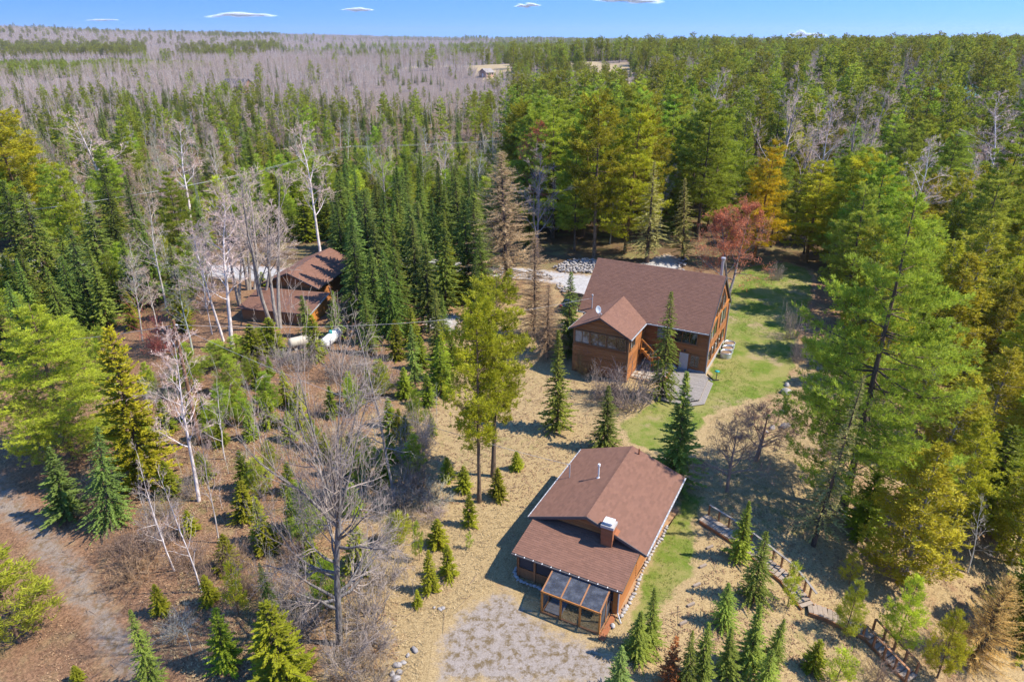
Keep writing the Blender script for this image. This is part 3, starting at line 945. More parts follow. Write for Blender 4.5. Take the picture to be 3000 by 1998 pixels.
mx = nt.nodes.new("ShaderNodeMixShader"); mx.inputs[0].default_value = .34
nt.links.new(tr.outputs[0], mx.inputs[1]); nt.links.new(pb.outputs[0], mx.inputs[2]); nt.links.new(mx.outputs[0], o.inputs[0])

ANG = math.atan2(-.463, .886)
HOUSE_O = (16.73, 53.13); CABIN_O = (4.0, 29.79); GAR_O = (-24.25, 70.24); GAR_ANG = math.atan2(-.22, .975)
rk = random.Random(3)

# ------------------------------------------------------------------ building helpers (coordinates local to the building)
def tab_mesh():
    b = MB(); w, e = .303, .150
    v = [(0, 0, 0), (w, 0, 0), (w, e, 0), (0, e, 0), (0, 0, .013), (w, 0, .013), (w, e, .004), (0, e, .004)]
    b.add(v, quads=[(3, 2, 1, 0), (4, 5, 6, 7), (0, 1, 5, 4), (1, 2, 6, 5), (2, 3, 7, 6), (3, 0, 4, 7)], var=0)
    return b.mesh('shingle', 'shingles')
TAB = tab_mesh()
def shingle_field(parent, p0, ex, ey, width, length, singles=0, expo=.143, tw=.305, name='shingles'):
    """courses of shingle tabs over a roof plane; the first ones as objects of their own"""
    p0 = np.array(p0, float); ex = np.array(ex, float); ex /= np.linalg.norm(ex); ey = np.array(ey, float); ey /= np.linalg.norm(ey)
    n = np.cross(ex, ey)
    from mathutils import Matrix
    rot = Matrix((ex, ey, n)).transposed().to_euler()
    b = MB(); k = 0; V = []; VR = []
    rows = int(length / expo)
    for r in range(rows + 1):
        y0 = r * expo
        if y0 + .05 > length: break
        e = min(expo + .012, length - y0)
        x = -(tw * .5 if r % 2 else 0) - rk.random() * .05
        while x < width:
            a, c = max(x, 0), min(x + tw - .006, width); x += tw
            if c - a < .04: continue
            if k < singles and e > .14 and c - a > .29:
                o = link('shingle', TAB, parent, p0 + ex * a + ey * y0 + n * (.004 + rk.random() * .003), rot); k += 1
                continue
            lift = rk.random() * .004
            q = [p0 + ex * i + ey * (y0 + j) + n * (h + lift) for i, j, h in ((a, 0, .002), (c, 0, .002), (a, 0, .016), (c, 0, .016), (c, e, .004), (a, e, .004))]
            V.append(q); VR.append(rk.random())
    if V:
        V = np.array(V); nn = len(V); base = np.arange(nn)[:, None] * 6
        b.add(V.reshape(-1, 3), quads=np.concatenate([base + [0, 1, 3, 2], base + [2, 3, 4, 5]]), var=np.repeat(VR, 6))
        o = b.obj(name, 'shingles', parent); o['kind'] = 'stuff'

def gable_roof(parent, x0, x1, y0, y1, z_e, z_r, along='x', th=.14, singles=0, back=True, name='roof'):
    """slab with two slopes; ridge along x or y"""
    b = MB()
    if along == 'x':
        ym = (y0 + y1) / 2
        prof = [(y0, z_e), (ym, z_r), (y1, z_e), (y1, z_e - th), (ym, z_r - th), (y0, z_e - th)]
        b.prism(prof[:2] + prof[4:], 'x', x0, x1); b.prism([prof[1], prof[2], prof[3], prof[4]], 'x', x0, x1)
        r = b.obj(name, 'dark_fascia', parent)
        shingle_field(r, (x0, y0, z_e), (1, 0, 0), (0, ym - y0, z_r - z_e), x1 - x0, math.hypot(ym - y0, z_r - z_e), singles)
        shingle_field(r, (x1, y1, z_e), (-1, 0, 0), (0, ym - y1, z_r - z_e), x1 - x0, math.hypot(ym - y1, z_r - z_e), 0, *((.143, .305) if back else (.143, 3.0)))
        cap = MB(); n = int((x1 - x0) / .16)
        for i in range(n):
            a = x0 + (x1 - x0) * i / n; c = a + (x1 - x0) / n + .01; s = (z_r - z_e) / (ym - y0)
            for sg in (-1, 1):
                cap.add([(a, ym, z_r + .028), (c, ym, z_r + .020), (c, ym + sg * .15, z_r + .020 - s * .15), (a, ym + sg * .15, z_r + .028 - s * .15)], quads=[(0, 1, 2, 3)], var=rk.random())
        cap.obj('ridge_cap', 'shingles', r)
    else:
        xm = (x0 + x1) / 2
        prof = [(x0, z_e), (xm, z_r), (x1, z_e), (x1, z_e - th), (xm, z_r - th), (x0, z_e - th)]
        b.prism(prof[:2] + prof[4:], 'y', y0, y1); b.prism([prof[1], prof[2], prof[3], prof[4]], 'y', y0, y1)
        r = b.obj(name, 'dark_fascia', parent)
        L = math.hypot(xm - x0, z_r - z_e)
        shingle_field(r, (x1, y0, z_e), (0, 1, 0), (xm - x1, 0, z_r - z_e), y1 - y0, L, singles)
        shingle_field(r, (x0, y1, z_e), (0, -1, 0), (xm - x0, 0, z_r - z_e), y1 - y0, L)
        cap = MB(); n = int((y1 - y0) / .16); s = (z_r - z_e) / (xm - x0)
        for i in range(n):
            a = y0 + (y1 - y0) * i / n; c = a + (y1 - y0) / n + .01
            for sg in (-1, 1):
                cap.add([(xm, a, z_r + .028), (xm, c, z_r + .020), (xm + sg * .15, c, z_r + .020 - s * .15), (xm + sg * .15, a, z_r + .028 - s * .15)], quads=[(0, 1, 2, 3)], var=rk.random())
        cap.obj('ridge_cap', 'shingles', r)
    return r

def siding_x(parent, y, x0, x1, z0, z1, face=-1, step=.19, gable=None, mat='log_siding'):
    """boards along x on a wall at y; gable = (xm, z_eave, z_ridge, half) narrows the boards"""
    z = z0
    while z < z1 - .04:
        h = min(step, z1 - z); a, b = x0, x1
        zz = z + h
        if gable and zz > gable[1]:
            k = max(0, 1 - (zz - gable[1]) / (gable[2] - gable[1])); a = max(x0, gable[0] - gable[3] * k); b = min(x1, gable[0] + gable[3] * k)
        if b - a > .15:
            pr = [(y, z + .004), (y + face * .045, z + .02), (y + face * .055, z + h * .5), (y + face * .035, z + h - .008), (y, z + h - .004)]
            MB().prism(pr, 'x', a, b).obj('board', mat, parent)
        z += step

def siding_y(parent, x, y0, y1, z0, z1, face=1, step=.19, gable=None, mat='log_siding'):
    z = z0
    while z < z1 - .04:
        h = min(step, z1 - z); a, b = y0, y1
        zz = z + h
        if gable and zz > gable[1]:
            k = max(0, 1 - (zz - gable[1]) / (gable[2] - gable[1])); a = max(y0, gable[0] - gable[3] * k); b = min(y1, gable[0] + gable[3] * k)
        if b - a > .15:
            pr = [(x, z + .004), (x + face * .045, z + .02), (x + face * .055, z + h * .5), (x + face * .035, z + h - .008), (x, z + h - .004)]
            MB().prism(pr, 'y', a, b).obj('board', mat, parent)
        z += step

def window(parent, axis, at, a0, a1, z0, z1, splits=1, face=-1, fr=.065, top=None, name='window', glass='window_glass', frame='trim_brown', cross=False):
    """frame with panes as sub-parts; axis 'y': wall at y=at along x, axis 'x': wall at x=at along y; top lets the head slope"""
    t0, t1 = (z1, z1) if top is None else top
    def pt(a, d, z): return (a, at + face * d, z) if axis == 'y' else (at + face * d, a, z)
    f = MB()
    def bar(p, q, w=fr):
        f.beam(pt(p[0], .105, p[1]), pt(q[0], .105, q[1]), w, .07, up=(0, 1, 0) if axis == 'y' else (1, 0, 0))
    bar((a0, z0), (a1, z0)); bar((a0, t0), (a1, t1)); bar((a0, z0 - fr / 2), (a0, t0 + fr / 2)); bar((a1, z0 - fr / 2), (a1, t1 + fr / 2))
    for i in range(1, splits):
        k = i / splits; bar((a0 + (a1 - a0) * k, z0), (a0 + (a1 - a0) * k, t0 + (t1 - t0) * k), fr * .6)
    w = f.obj(name, frame, parent)
    for i in range(splits):
        k0, k1 = i / splits, (i + 1) / splits
        b0, b1 = a0 + (a1 - a0) * k0, a0 + (a1 - a0) * k1
        q = [pt(b0, .096, z0), pt(b1, .096, z0), pt(b1, .096, t0 + (t1 - t0) * k1), pt(b0, .096, t0 + (t1 - t0) * k0)]
        q += [pt(b0, .086, z0), pt(b1, .086, z0), pt(b1, .086, t0 + (t1 - t0) * k1), pt(b0, .086, t0 + (t1 - t0) * k0)]
        MB().add(q, quads=[(0, 1, 2, 3), (7, 6, 5, 4), (0, 4, 5, 1), (1, 5, 6, 2), (2, 6, 7, 3), (3, 7, 4, 0)]).obj('pane', glass, w)
    s = MB()
    p0, p1 = pt(a0 - fr, .12, z0 - fr * .75), pt(a1 + fr, .12, z0 - fr * .75)
    s.beam(p0, p1, .12, .04, up=(0, 0, 1)); s.obj('sill', frame, w)
    return w

def gutter(parent, p0, p1, mat='white_gutter', brackets=8):
    b = MB(); b.beam(p0, p1, .08, .075)
    g = b.obj('gutter', mat, parent)
    p0 = np.array(p0); p1 = np.array(p1)
    for i in range(brackets):
        p = p0 + (p1 - p0) * (i + .5) / brackets
        MB().box(p[0] - .022, p[0] + .022, p[1] - .04, p[1] + .04, p[2] + .03, p[2] + .055).obj('hanger', 'white_paint', g)
    return g

# ------------------------------------------------------------------ the big house
house = empty('timber_house', (HOUSE_O[0], HOUSE_O[1], 0), ANG, 'big two-storey timber house with brown shingle roof and front sunroom wing', 'house')
ZE, ZR = 4.2, 8.0
xl, xr, yf, yb = -11.7, -.15, .55, 8.45
wall = MB()
wall.prism([(yf, -.5), (yb, -.5), (yb, ZE + .3), (4.5, ZR - .22), (yf, ZE + .3)], 'x', xl, xr - .002)
wall.obj('wall', 'trim_brown', house)
MB().box(xl - .03, xr + .09, yf - .09, yb + .05, -.6, .38).obj('foundation', 'foundation', house)
fw = MB().box(xl, xr, yf - .012, yf - .004, .4, ZE + .2).obj('front_wall', 'trim_brown', house)
siding_x(fw, yf - .014, -6.0, xr + .02, .42, ZE + .12)
rw = MB().box(xr + .004, xr + .012, yf, yb, .4, ZE).obj('side_wall', 'trim_brown', house)
siding_y(rw, xr + .014, yf - .02, yb, .42, 7.5, gable=(4.5, ZE + .25, ZR - .25, 3.95))
for yy in (yf - .03, yb): MB().box(xr - .02, xr + .10, yy - .06, yy + .06, .2, ZE + .1).obj('corner_trim', 'trim_brown', house)
roof = gable_roof(house, -12.0, .0, 0, 9.0, ZE, ZR, 'x', back=False)
gutter(house, (-5.4, -.06, ZE - .08), (.0, -.06, ZE - .08), brackets=9)
gutter(house, (-12.0, -.06, ZE - .08), (-11.3, -.06, ZE - .08), brackets=2)
rk_ = MB()
for sgn, y0 in ((1, 0.), (-1, 9.)):
    rk_.beam((.03, y0, ZE - .10), (.03, 4.5, ZR - .10), .05, .22, up=(0, 0, 1))
rk_.obj('rake_board', 'dark_fascia', house)
MB().tube((xr + .14, yf - .1, ZE - .15), (xr + .14, yf - .1, .1), .045).tube((xr + .14, yf - .1, .1), (xr + .9, yf - .8, .05), .045).obj('downspout', 'white_gutter', house)
MB().tube((xr + .14, yb + .1, ZE - .1), (xr + .14, yb + .1, .1), .045).obj('downspout', 'white_gutter', house)
window(house, 'y', yf, -3.0, -1.04, 2.78, 3.88, 3)
window(house, 'y', yf, -4.6, -3.3, 2.78, 3.9, 2)
dr = MB(); dr.box(-2.50, -1.54, yf - .13, yf - .055, .02, 1.92).obj('door', 'trim_brown', house)
dd = [c for c in house.children if c.name.startswith('door')][0]
MB().box(-2.40, -1.64, yf - .145, yf - .132, .06, 1.84).obj('door_pane', 'door_glass', dd)
MB().tube((-1.70, yf - .17, .95), (-1.70, yf - .17, 1.1), .02).obj('handle', 'flue_metal', dd)
window(house, 'y', yf, -1.46, -.68, .64, 1.76, 2)
lampo = MB().lathe([(.0, .14), (.06, .12), (.09, .0), (.05, -.08), (0, -.1)], 10, center=(-2.0, yf - .16, 2.06)).obj('wall_lamp', 'dark_interior', house)
for i in range(5): window(house, 'x', xr, .75 + 1.42 * i, 1.65 + 1.42 * i, 1.1, 2.2, 1, 1)
window(house, 'x', xr, 1.05, 3.3, 3.05, 4.2, 2, 1, top=(3.95, 4.75))
window(house, 'x', xr, 4.75, 7.0, 3.1, 4.5, 2, 1, top=(4.7, 4.35))
window(house, 'x', xr, 2.75, 4.2, 4.95, 6.0, 2, 1, top=(5.55, 6.75))
window(house, 'x', xr, 4.8, 6.2, 4.95, 6.0, 2, 1, top=(6.75, 5.55))
bm = MB().beam((xr + .1, 1.2, 4.75), (xr + .1, 7.8, 4.75), .14, .16); bm.obj('gable_beam', 'orange_wood', house)
fl = MB().tube((-.9, 7.2, 5.4), (-.9, 7.2, 8.65), .13, n=14).lathe([(.0, 8.9), (.2, 8.86), (.21, 8.72), (.14, 8.66)], 14, center=(-.9, 7.2, 0)).obj('flue', 'flue_metal', house)
# sunroom wing
wx0, wx1, wy0 = -11.1, -5.5, -4.3
ww = MB(); ww.prism([(wx0 + .3, -.4), (wx1 - .3, -.4), (wx1 - .3, ZE + .05), (-8.3, 5.45), (wx0 + .3, ZE + .05)], 'y', wy0 + .4, 1.0)
wing = ww.obj('sunroom', 'trim_brown', house)
siding_x(wing, wy0 + .395, wx0 + .3, wx1 - .3, .1, 2.85)
siding_x(wing, wy0 + .395, wx0 + .3, wx1 - .3, 4.12, 5.4, gable=(-8.3, ZE + .1, 5.5, 2.5))
siding_y(wing, wx1 - .295, wy0 + .4, .55, .1, ZE)
for a, c in ((-10.6, -9.25), (-9.15, -7.75), (-7.65, -6.0)):
    window(house, 'y', wy0 + .395, a, c, 2.95, 4.05, 2)
window(house, 'x', wx1 - .3, wy0 + .7, wy0 + 1.9, 2.95, 3.95, 2, 1)
MB().box(wx1 - .36, wx1 - .22, wy0 + .34, wy0 + .46, -.2, ZE).obj('corner_trim', 'trim_brown', house)
wr = gable_roof(house, wx0, wx1, wy0, 2.1, ZE, 5.65, 'y', th=.13, name='sunroom_roof')
gutter(house, (wx1 + .05, wy0 + .05, ZE - .08), (wx1 + .05, -.1, ZE - .08), brackets=6)
gutter(house, (wx0 - .05, wy0 + .05, ZE - .08), (wx0 - .05, -.1, ZE - .08), brackets=6)
# mast and dish on the roofs
mast = MB().tube((-10.8, .35, 4.2), (-10.8, .35, 5.75), .045).tube((-10.8, .35, 5.4), (-11.0, .25, 5.45), .03).lathe([(0, 5.87), (.09, 5.83), (.09, 5.72), (0, 5.70)], 8, center=(-10.8, .35, 0))
mast.obj('service_mast', 'white_gutter', house)
dish = empty('satellite_dish', (0, 0, 0), ANG, 'grey satellite dish on the ridge of the sunroom roof', 'satellite dish')
def house_pt(x, y, z):
    return np.array([HOUSE_O[0] + math.cos(ANG) * x - math.sin(ANG) * y, HOUSE_O[1] + math.sin(ANG) * x + math.cos(ANG) * y, z])
dish.location = house_pt(-8.75, -3.3, 5.45)
MB().tube((0, 0, -.05), (-.1, 0, .35), .03).tube((-.1, 0, .35), (.25, -.25, .25), .018).lathe([(0, .06), (.06, .05), (.06, -.05), (0, -.05)], 8, center=(.28, -.27, .27)).obj('mount', 'white_gutter', dish)
dm = MB().lathe([(0.001, 0), (.12, .012), (.24, .05), (.30, .085), (.29, .095), (.23, .06), (.12, .022), (.001, .01)], 20).obj('reflector', 'dish_grey', dish, True)
dm.location = (-.12, 0, .5); dm.rotation_euler = (math.radians(62), 0, math.radians(38)); dm.scale = (.8, 1.1, 1)

# deck
def clip_x(poly, y):
    xs_ = []
    for i in range(len(poly)):
        (x0, y0), (x1, y1) = poly[i], poly[(i + 1) % len(poly)]
        if (y0 > y) != (y1 > y): xs_.append(x0 + (x1 - x0) * (y - y0) / (y1 - y0))
    return (min(xs_), max(xs_)) if len(xs_) >= 2 else None
deck = empty('wooden_deck', house_pt(0, 0, 0), ANG, 'weathered grey wooden deck with cut corners outside the house door', 'deck')
DK = [(-2.7, .44), (-.05, .44), (.45, -.5), (.65, -4.5), (-.05, -5.15), (-2.4, -5.15)]
y = .36
while y > -5.12:
    c = clip_x(DK, y)
    if c and c[1] - c[0] > .2: MB().box(c[0], c[1], y - .066, y + .066, .22, .26 + rk.random() * .006).obj('deck_board', 'weathered_deck', deck)
    y -= .145
OUT = [(.95, -.75), (1.15, -4.75), (.1, -5.72), (-2.6, -5.72)]; INN = [(.45, -.5), (.65, -4.5), (-.05, -5.15), (-2.6, -5.15)]
for i in range(3):
    for k in range(4):
        t0, t1 = k / 4 + .012, (k + 1) / 4 - .012
        def lp(j, t): return [INN[j][c] + (OUT[j][c] - INN[j][c]) * t for c in (0, 1)]
        p = [lp(i, t0), lp(i + 1, t0), lp(i + 1, t1), lp(i, t1)]
        MB().prism(p, 'z', .06, .12).obj('step_board', 'weathered_deck', deck)
MB().prism([(a * .98, b * .98) for a, b in DK], 'z', -.3, .21).obj('skirt', 'weathered_wood', deck)
bench = empty('wooden_bench', house_pt(-3.15, -1.9, .1), ANG, 'weathered wooden box bench along the left side of the deck', 'bench')
for i in range(4): MB().box(-.38 + i * .19, -.2 + i * .19, -.6, 2.3, .46, .50).obj('seat_board', 'weathered_deck', bench)
for z in (.02, .16, .30): MB().box(-.34, .34, -.55, 2.25, z, z + .13).obj('side_board', 'cedar_frame', bench)
bucket = empty('bucket', house_pt(-2.75, .1, .26), 0, 'white bucket with red print beside the house door', 'bucket')
MB().lathe([(0.001, 0), (.13, 0), (.16, .33), (.15, .33), (.12, .03), (.001, .03)], 16).obj('tub', 'white_paint', bucket)
MB().lathe([(.148, .09), (.158, .2)], 16).obj('print_band', 'red_plastic', bucket)
# outdoor stairs of orange wood
st = empty('wooden_stairs', house_pt(-5.45, -.45, 0), ANG, 'orange wood stairs climbing to the sunroom side door', 'stairs')
for i in range(7): MB().box(.15 + i * .26, .44 + i * .26, -.45, .45, 1.8 - i * .24, 1.84 - i * .24).obj('tread', 'orange_wood', st)
for yy in (-.47, .47): MB().beam((0, yy, 1.95), (2.1, yy, .05), .05, .24).obj('stringer', 'orange_wood', st)
MB().box(-.2, .15, -.5, .5, 1.98, 2.03).obj('landing', 'orange_wood', st)
for yy in (-.47,):
    MB().beam((-.1, yy, 2.95), (2.0, yy, 1.15), .06, .12).obj('handrail', 'orange_wood', st)
    for xx, zz in ((-.1, 2.0), (1.0, 1.0), (1.95, .1)): MB().box(xx - .045, xx + .045, yy - .045, yy + .045, zz - .4, zz + .95).obj('post', 'orange_wood', st)
# flagstone patio
patio = tag(MB().prism([(-6.7, .4), (-3.6, .4), (-3.6, -2.9), (-6.7, -2.9)], 'z', .05, .10).obj('patio', 'soil', None, loc=house_pt(0, 0, 0), rot=(0, 0, ANG)), kind='structure')
for i in range(5):
    for j in range(5):
        cx, cy = -6.35 + i * .6 + rk.uniform(-.06, .06), .1 - j * .62 + rk.uniform(-.06, .06)
        n = 7; a0 = rk.random() * 6.28
        pol = [(cx + math.cos(a0 + t * 6.283 / n) * .31 * rk.uniform(.85, 1.08), cy + math.sin(a0 + t * 6.283 / n) * .31 * rk.uniform(.85, 1.08)) for t in range(n)]
        MB().prism(pol, 'z', .09, .13 + rk.random() * .02).obj('flagstone', 'flagstone', patio)

# ------------------------------------------------------------------ the cabin with porch and greenhouse
def cabin_pt(x, y, z=0):
    return np.array([CABIN_O[0] + math.cos(ANG) * x - math.sin(ANG) * y, CABIN_O[1] + math.sin(ANG) * x + math.cos(ANG) * y, z])
cabin = empty('cabin', (CABIN_O[0], CABIN_O[1], 0), ANG, 'low brown cabin with shingle roof, shed-roofed porch and square chimney', 'cabin')
CE, CR, hw = 2.3, 3.55, 3.43
cw = MB(); cw.prism([(-2.8, -.4), (2.8, -.4), (2.8, CE - .02), (0, CR - .24), (-2.8, CE - .02)], 'y', .45, 7.4)
cwall = cw.obj('wall', 'trim_brown', cabin)
siding_y(cwall, 2.805, .45, 7.4, .1, CE - .05, step=.17)
siding_x(cwall, .445, -2.8, 2.8, 2.2, CR - .25, gable=(0, CE, CR - .22, 2.8), step=.17)
gable_roof(cabin, -hw, hw, 0, 7.85, CE, CR, 'y', th=.12)
gutter(cabin, (hw + .05, 0, CE - .06), (hw + .05, 7.85, CE - .06), brackets=16)
gutter(cabin, (-hw - .05, 0, CE - .06), (-hw - .05, 7.85, CE - .06), brackets=12)
rb = MB()
for sgn in (-1, 1): rb.beam((sgn * hw, -.02, CE - .07), (0, -.02, CR - .07), .05, .16, up=(0, 0, 1))
rb.obj('rake_board', 'dark_fascia', cabin)
# porch
PL, PRr, PF, PZ0, PZ1 = -3.14, 3.08, -2.64, 1.90, 2.36
sl = (PZ1 - PZ0) / (.42 - PF)
pr_ = MB(); pr_.prism([(PF, PZ0), (.42, PZ1), (.42, PZ1 - .10), (PF, PZ0 - .10)], 'x', PL, PRr)
proof = pr_.obj('porch_roof', 'dark_fascia', cabin)
shingle_field(proof, (PL, PF, PZ0), (1, 0, 0), (0, .42 - PF, PZ1 - PZ0), PRr - PL, math.hypot(.42 - PF, PZ1 - PZ0), 300)
gutter(cabin, (PL, PF - .06, PZ0 - .05), (PRr, PF - .06, PZ0 - .05), 'dark_fascia', 12)
for x in (-2.95, -1.95, -.85, .2, 1.25, 2.3):
    MB().box(x - .06, x + .06, -2.30, -2.18, -.2, PZ0 - .06).obj('porch_post', 'cedar_frame', cabin)
MB().box(2.55, 2.80, -2.42, -2.14, -.2, PZ0 - .05).obj('porch_post', 'orange_wood', cabin)
MB().box(-2.95, 2.7, -2.26, -2.22, .6, .68).obj('rail', 'cedar_frame', cabin)
i = 0
xx = -2.9
while xx < 2.6:
    MB().box(xx, xx + .125, -2.255, -2.235, -.1, .6).obj('apron_board', 'trim_brown', cabin); xx += .13
MB().box(-2.95, 2.7, -2.20, -2.195, .68, PZ0 - .1).obj('porch_screen', 'screen_mesh', cabin)
pside = MB().prism([(-2.3, -.3), (.45, -.3), (.45, PZ1 - .12), (-2.3, PZ0 - .06)], 'x', 2.66, 2.78).obj('porch_side', 'trim_brown', cabin)
siding_y(pside, 2.785, -2.3, .45, .0, 1.9, step=.17)
MB().prism([(-2.3, -.3), (.45, -.3), (.45, PZ1 - .12), (-2.3, PZ0 - .06)], 'x', -2.98, -2.94).obj('porch_side', 'screen_mesh', cabin)
MB().box(-2.95, 2.7, -2.2, .45, -.15, .05).obj('porch_floor', 'weathered_deck', cabin)
MB().path([(2.95, PF - .05, PZ0 - .1), (2.86, -2.5, 1.6), (2.86, -2.5, .3), (3.2, -2.9, .1)], .04).obj('downspout', 'white_gutter', cabin)
# chimney with brick courses
ch = MB().box(.98, 1.60, -.26, .30, -.2, 3.42).obj('chimney', 'chimney_brick', cabin)
for k in range(11):
    z = 2.66 + k * .07
    MB().box(.96, 1.62, -.28, .32, z, z + .058).obj('cladding_board', 'chimney_brick', ch)
MB().box(.93, 1.65, -.31, .35, 3.42, 3.58).obj('crown', 'foundation', ch)
MB().box(1.08, 1.5, -.16, .20, 3.56, 3.72).box(1.02, 1.56, -.22, .26, 3.72, 3.76).obj('chimney_cap', 'white_paint', ch)
MB().prism([(.80, 3.285), (1.80, 2.92), (1.80, 2.935), (.80, 3.30)], 'y', -.02, .48).obj('flashing', 'chimney_brick', ch)
def roof_z(x): return CE + (CR - CE) * (1 - abs(x) / hw)
MB().tube((-.85, 4.05, roof_z(-.85) - .05), (-.85, 4.05, roof_z(-.85) + .85), .045).lathe([(0, .15), (.08, .12), (.09, 0), (.05, -.06)], 10, center=(-.85, 4.05, roof_z(-.85) + .85)).lathe([(.12, 0), (.05, .08)], 10, center=(-.85, 4.05, roof_z(-.85))).obj('roof_vent', 'white_paint', cabin)
MB().tube((.55, 7.4, roof_z(.55) - .05), (.55, 7.4, roof_z(.55) + .42), .05).obj('vent_pipe', 'chimney_brick', cabin)
MB().path([(-2.75, 4.2, roof_z(-2.75) - .05), (-2.75, 4.2, roof_z(-2.75) + .95), (-2.95, 4.15, roof_z(-2.75) + .95)], .035).obj('service_mast', 'white_gutter', cabin)
# greenhouse
gh = empty('greenhouse', cabin_pt(0, 0), ANG, 'lean-to greenhouse with wooden frame and dusty glazed roof on the cabin porch', 'greenhouse')
gx0, gx1, gy0, gy1, gz0, gz1 = -.70, 2.43, -4.0, -2.36, 1.40, 1.80
bays = [gx0 + (gx1 - gx0) * i / 3 for i in range(4)]
for x in bays:
    MB().box(x - .045, x + .045, gy0 - .045, gy0 + .045, -.1, gz0).obj('post', 'orange_wood', gh)
    MB().beam((x, gy0 - .03, gz0 + .03), (x, gy1, gz1 + .03), .075, .06).obj('rafter', 'cedar_frame', gh)
MB().beam((gx0 - .06, gy0, gz0 + .0), (gx1 + .06, gy0, gz0 + .0), .09, .10).obj('front_rail', 'orange_wood', gh)
MB().beam((gx0 - .06, gy0, .05), (gx1 + .06, gy0, .05), .09, .10).obj('sill_rail', 'cedar_frame', gh)
for x in (gx0, gx1):
    MB().beam((x, gy0, .05), (x, gy1, .05), .08, .10).obj('sill_rail', 'cedar_frame', gh)
    MB().box(x - .035, x + .035, -3.2, -3.13, 0, 1.62).obj('post', 'cedar_frame', gh)
for i in range(3):
    a, c = bays[i] + .04, bays[i + 1] - .04
    MB().add([(a, gy0, gz0 + .05), (c, gy0, gz0 + .05), (c, gy1, gz1 + .05), (a, gy1, gz1 + .05), (a, gy0, gz0 + .056), (c, gy0, gz0 + .056), (c, gy1, gz1 + .056), (a, gy1, gz1 + .056)],
             quads=[(3, 2, 1, 0), (4, 5, 6, 7), (0, 1, 5, 4), (1, 2, 6, 5), (2, 3, 7, 6), (3, 0, 4, 7)]).obj('roof_pane', 'greenhouse_glass', gh)
for x in (gx0, gx1):
    for y0, y1 in ((gy0 + .05, -3.21), (-3.12, gy1)):
        z0_, z1_ = gz0 + (gz1 - gz0) * (y0 - gy0) / (gy1 - gy0), gz0 + (gz1 - gz0) * (y1 - gy0) / (gy1 - gy0)
        MB().prism([(y0, .1), (y1, .1), (y1, z1_), (y0, z0_)], 'x', x - .004, x + .004).obj('side_pane', 'greenhouse_glass', gh)
for i in range(7): MB().box(gx0 + .08, gx0 + 1.0, gy0 + .15 + i * .2, gy0 + .34 + i * .2, .04, .08).obj('floor_board', 'weathered_deck', gh)
# brick-paved strip and dirt along the right wall
tag(MB().prism([(2.55, -2.4), (2.82, -2.4), (2.82, -4.3), (2.5, -4.3)], 'z', .04, .075).obj('brick_path', 'chimney_brick', None, loc=cabin_pt(0, 0), rot=(0, 0, ANG)), kind='structure')
tag(MB().prism([(2.6, -2.5), (3.0, -2.6), (3.05, 2), (3.1, 5), (3.4, 7.5), (2.6, 8.2)], 'z', .045, .085).obj('bare_soil', 'dirt_strip', None, loc=cabin_pt(0, 0), rot=(0, 0, ANG)), kind='structure')

def rock_mesh(seed, n=9):
    r = random.Random(seed); b = MB()
    rings = [(.0, -.35), (.75, -.3), (1.0, .05), (.72, .5), (.0, .62)]
    v = []; q = []
    for j, (rad, z) in enumerate(rings):
        for i in range(n):
            a = i * 6.283 / n; k = r.uniform(.82, 1.15)
            v.append((math.cos(a) * rad * k, math.sin(a) * rad * k * .85, z * r.uniform(.85, 1.1)))
    q = [(j * n + i, j * n + (i + 1) % n, (j + 1) * n + (i + 1) % n, (j + 1) * n + i) for j in range(len(rings) - 1) for i in range(n)]
    b.add(v, quads=q); return b
ROCKS = [rock_mesh(s).mesh('border_stone', 'border_stone', True) for s in range(5)]
BOUL = [rock_mesh(20 + s).mesh('boulder', 'boulder', True) for s in range(4)]
def stone(name, me, p, s, label, group, cat='stone'):
    o = link(name, me, None, p, (rk.uniform(-.2, .2), rk.uniform(-.2, .2), rk.random() * 6.28)); o.scale = (s * rk.uniform(.85, 1.2), s * rk.uniform(.8, 1.1), s * rk.uniform(.8, 1.1))
    return tag(o, label, cat, group)
for i in range(32):
    t = i / 31; x = 3.06 + .05 * math.sin(t * 9) + (.35 * max(0, t - .75)); y = -2.4 + t * 8.0
    stone('border_stone', ROCKS[i % 5], cabin_pt(x + rk.uniform(-.03, .03), y + rk.uniform(-.05, .05), .09), rk.uniform(.10, .15), 'pale round stone in the border row along the sunny side of the cabin', 'border stones along the cabin side')
fl_ = [(-3.2, -1.0), (-3.28, -1.6), (-3.25, -2.15), (-2.8, -2.55), (-2.2, -2.6), (-1.6, -2.55), (-1.1, -2.7)]
for i in range(19):
    t = i / 18 * (len(fl_) - 1); k = min(int(t), len(fl_) - 2); u_ = t - k
    x = fl_[k][0] * (1 - u_) + fl_[k + 1][0] * u_; y = fl_[k][1] * (1 - u_) + fl_[k + 1][1] * u_
    stone('border_stone', ROCKS[(i + 2) % 5], cabin_pt(x, y, .07), rk.uniform(.10, .16), 'stone edging the shaded bed in front of the cabin porch', 'border stones of the porch bed')
for u, v_, s in [(1795, 1836, .16), (1880, 1800, .1)]:
    stone('border_stone', ROCKS[2], G(u, v_) + [0, 0, .08], s, 'loose white stone near the greenhouse corner', 'loose stones by the greenhouse')
for u, v_, s in [(2298, 1252, .42), (2262, 1256, .32), (2293, 1208, .28), (2302, 1152, .5), (2245, 1268, .2), (2305, 1130, .3), (2248, 1600, .25)]:
    stone('boulder', BOUL[rk.randrange(4)], G(u, v_) + [0, 0, s * .2], s, 'grey boulder at the shaded right edge of the lawn', 'boulders at the lawn edge', 'boulder')
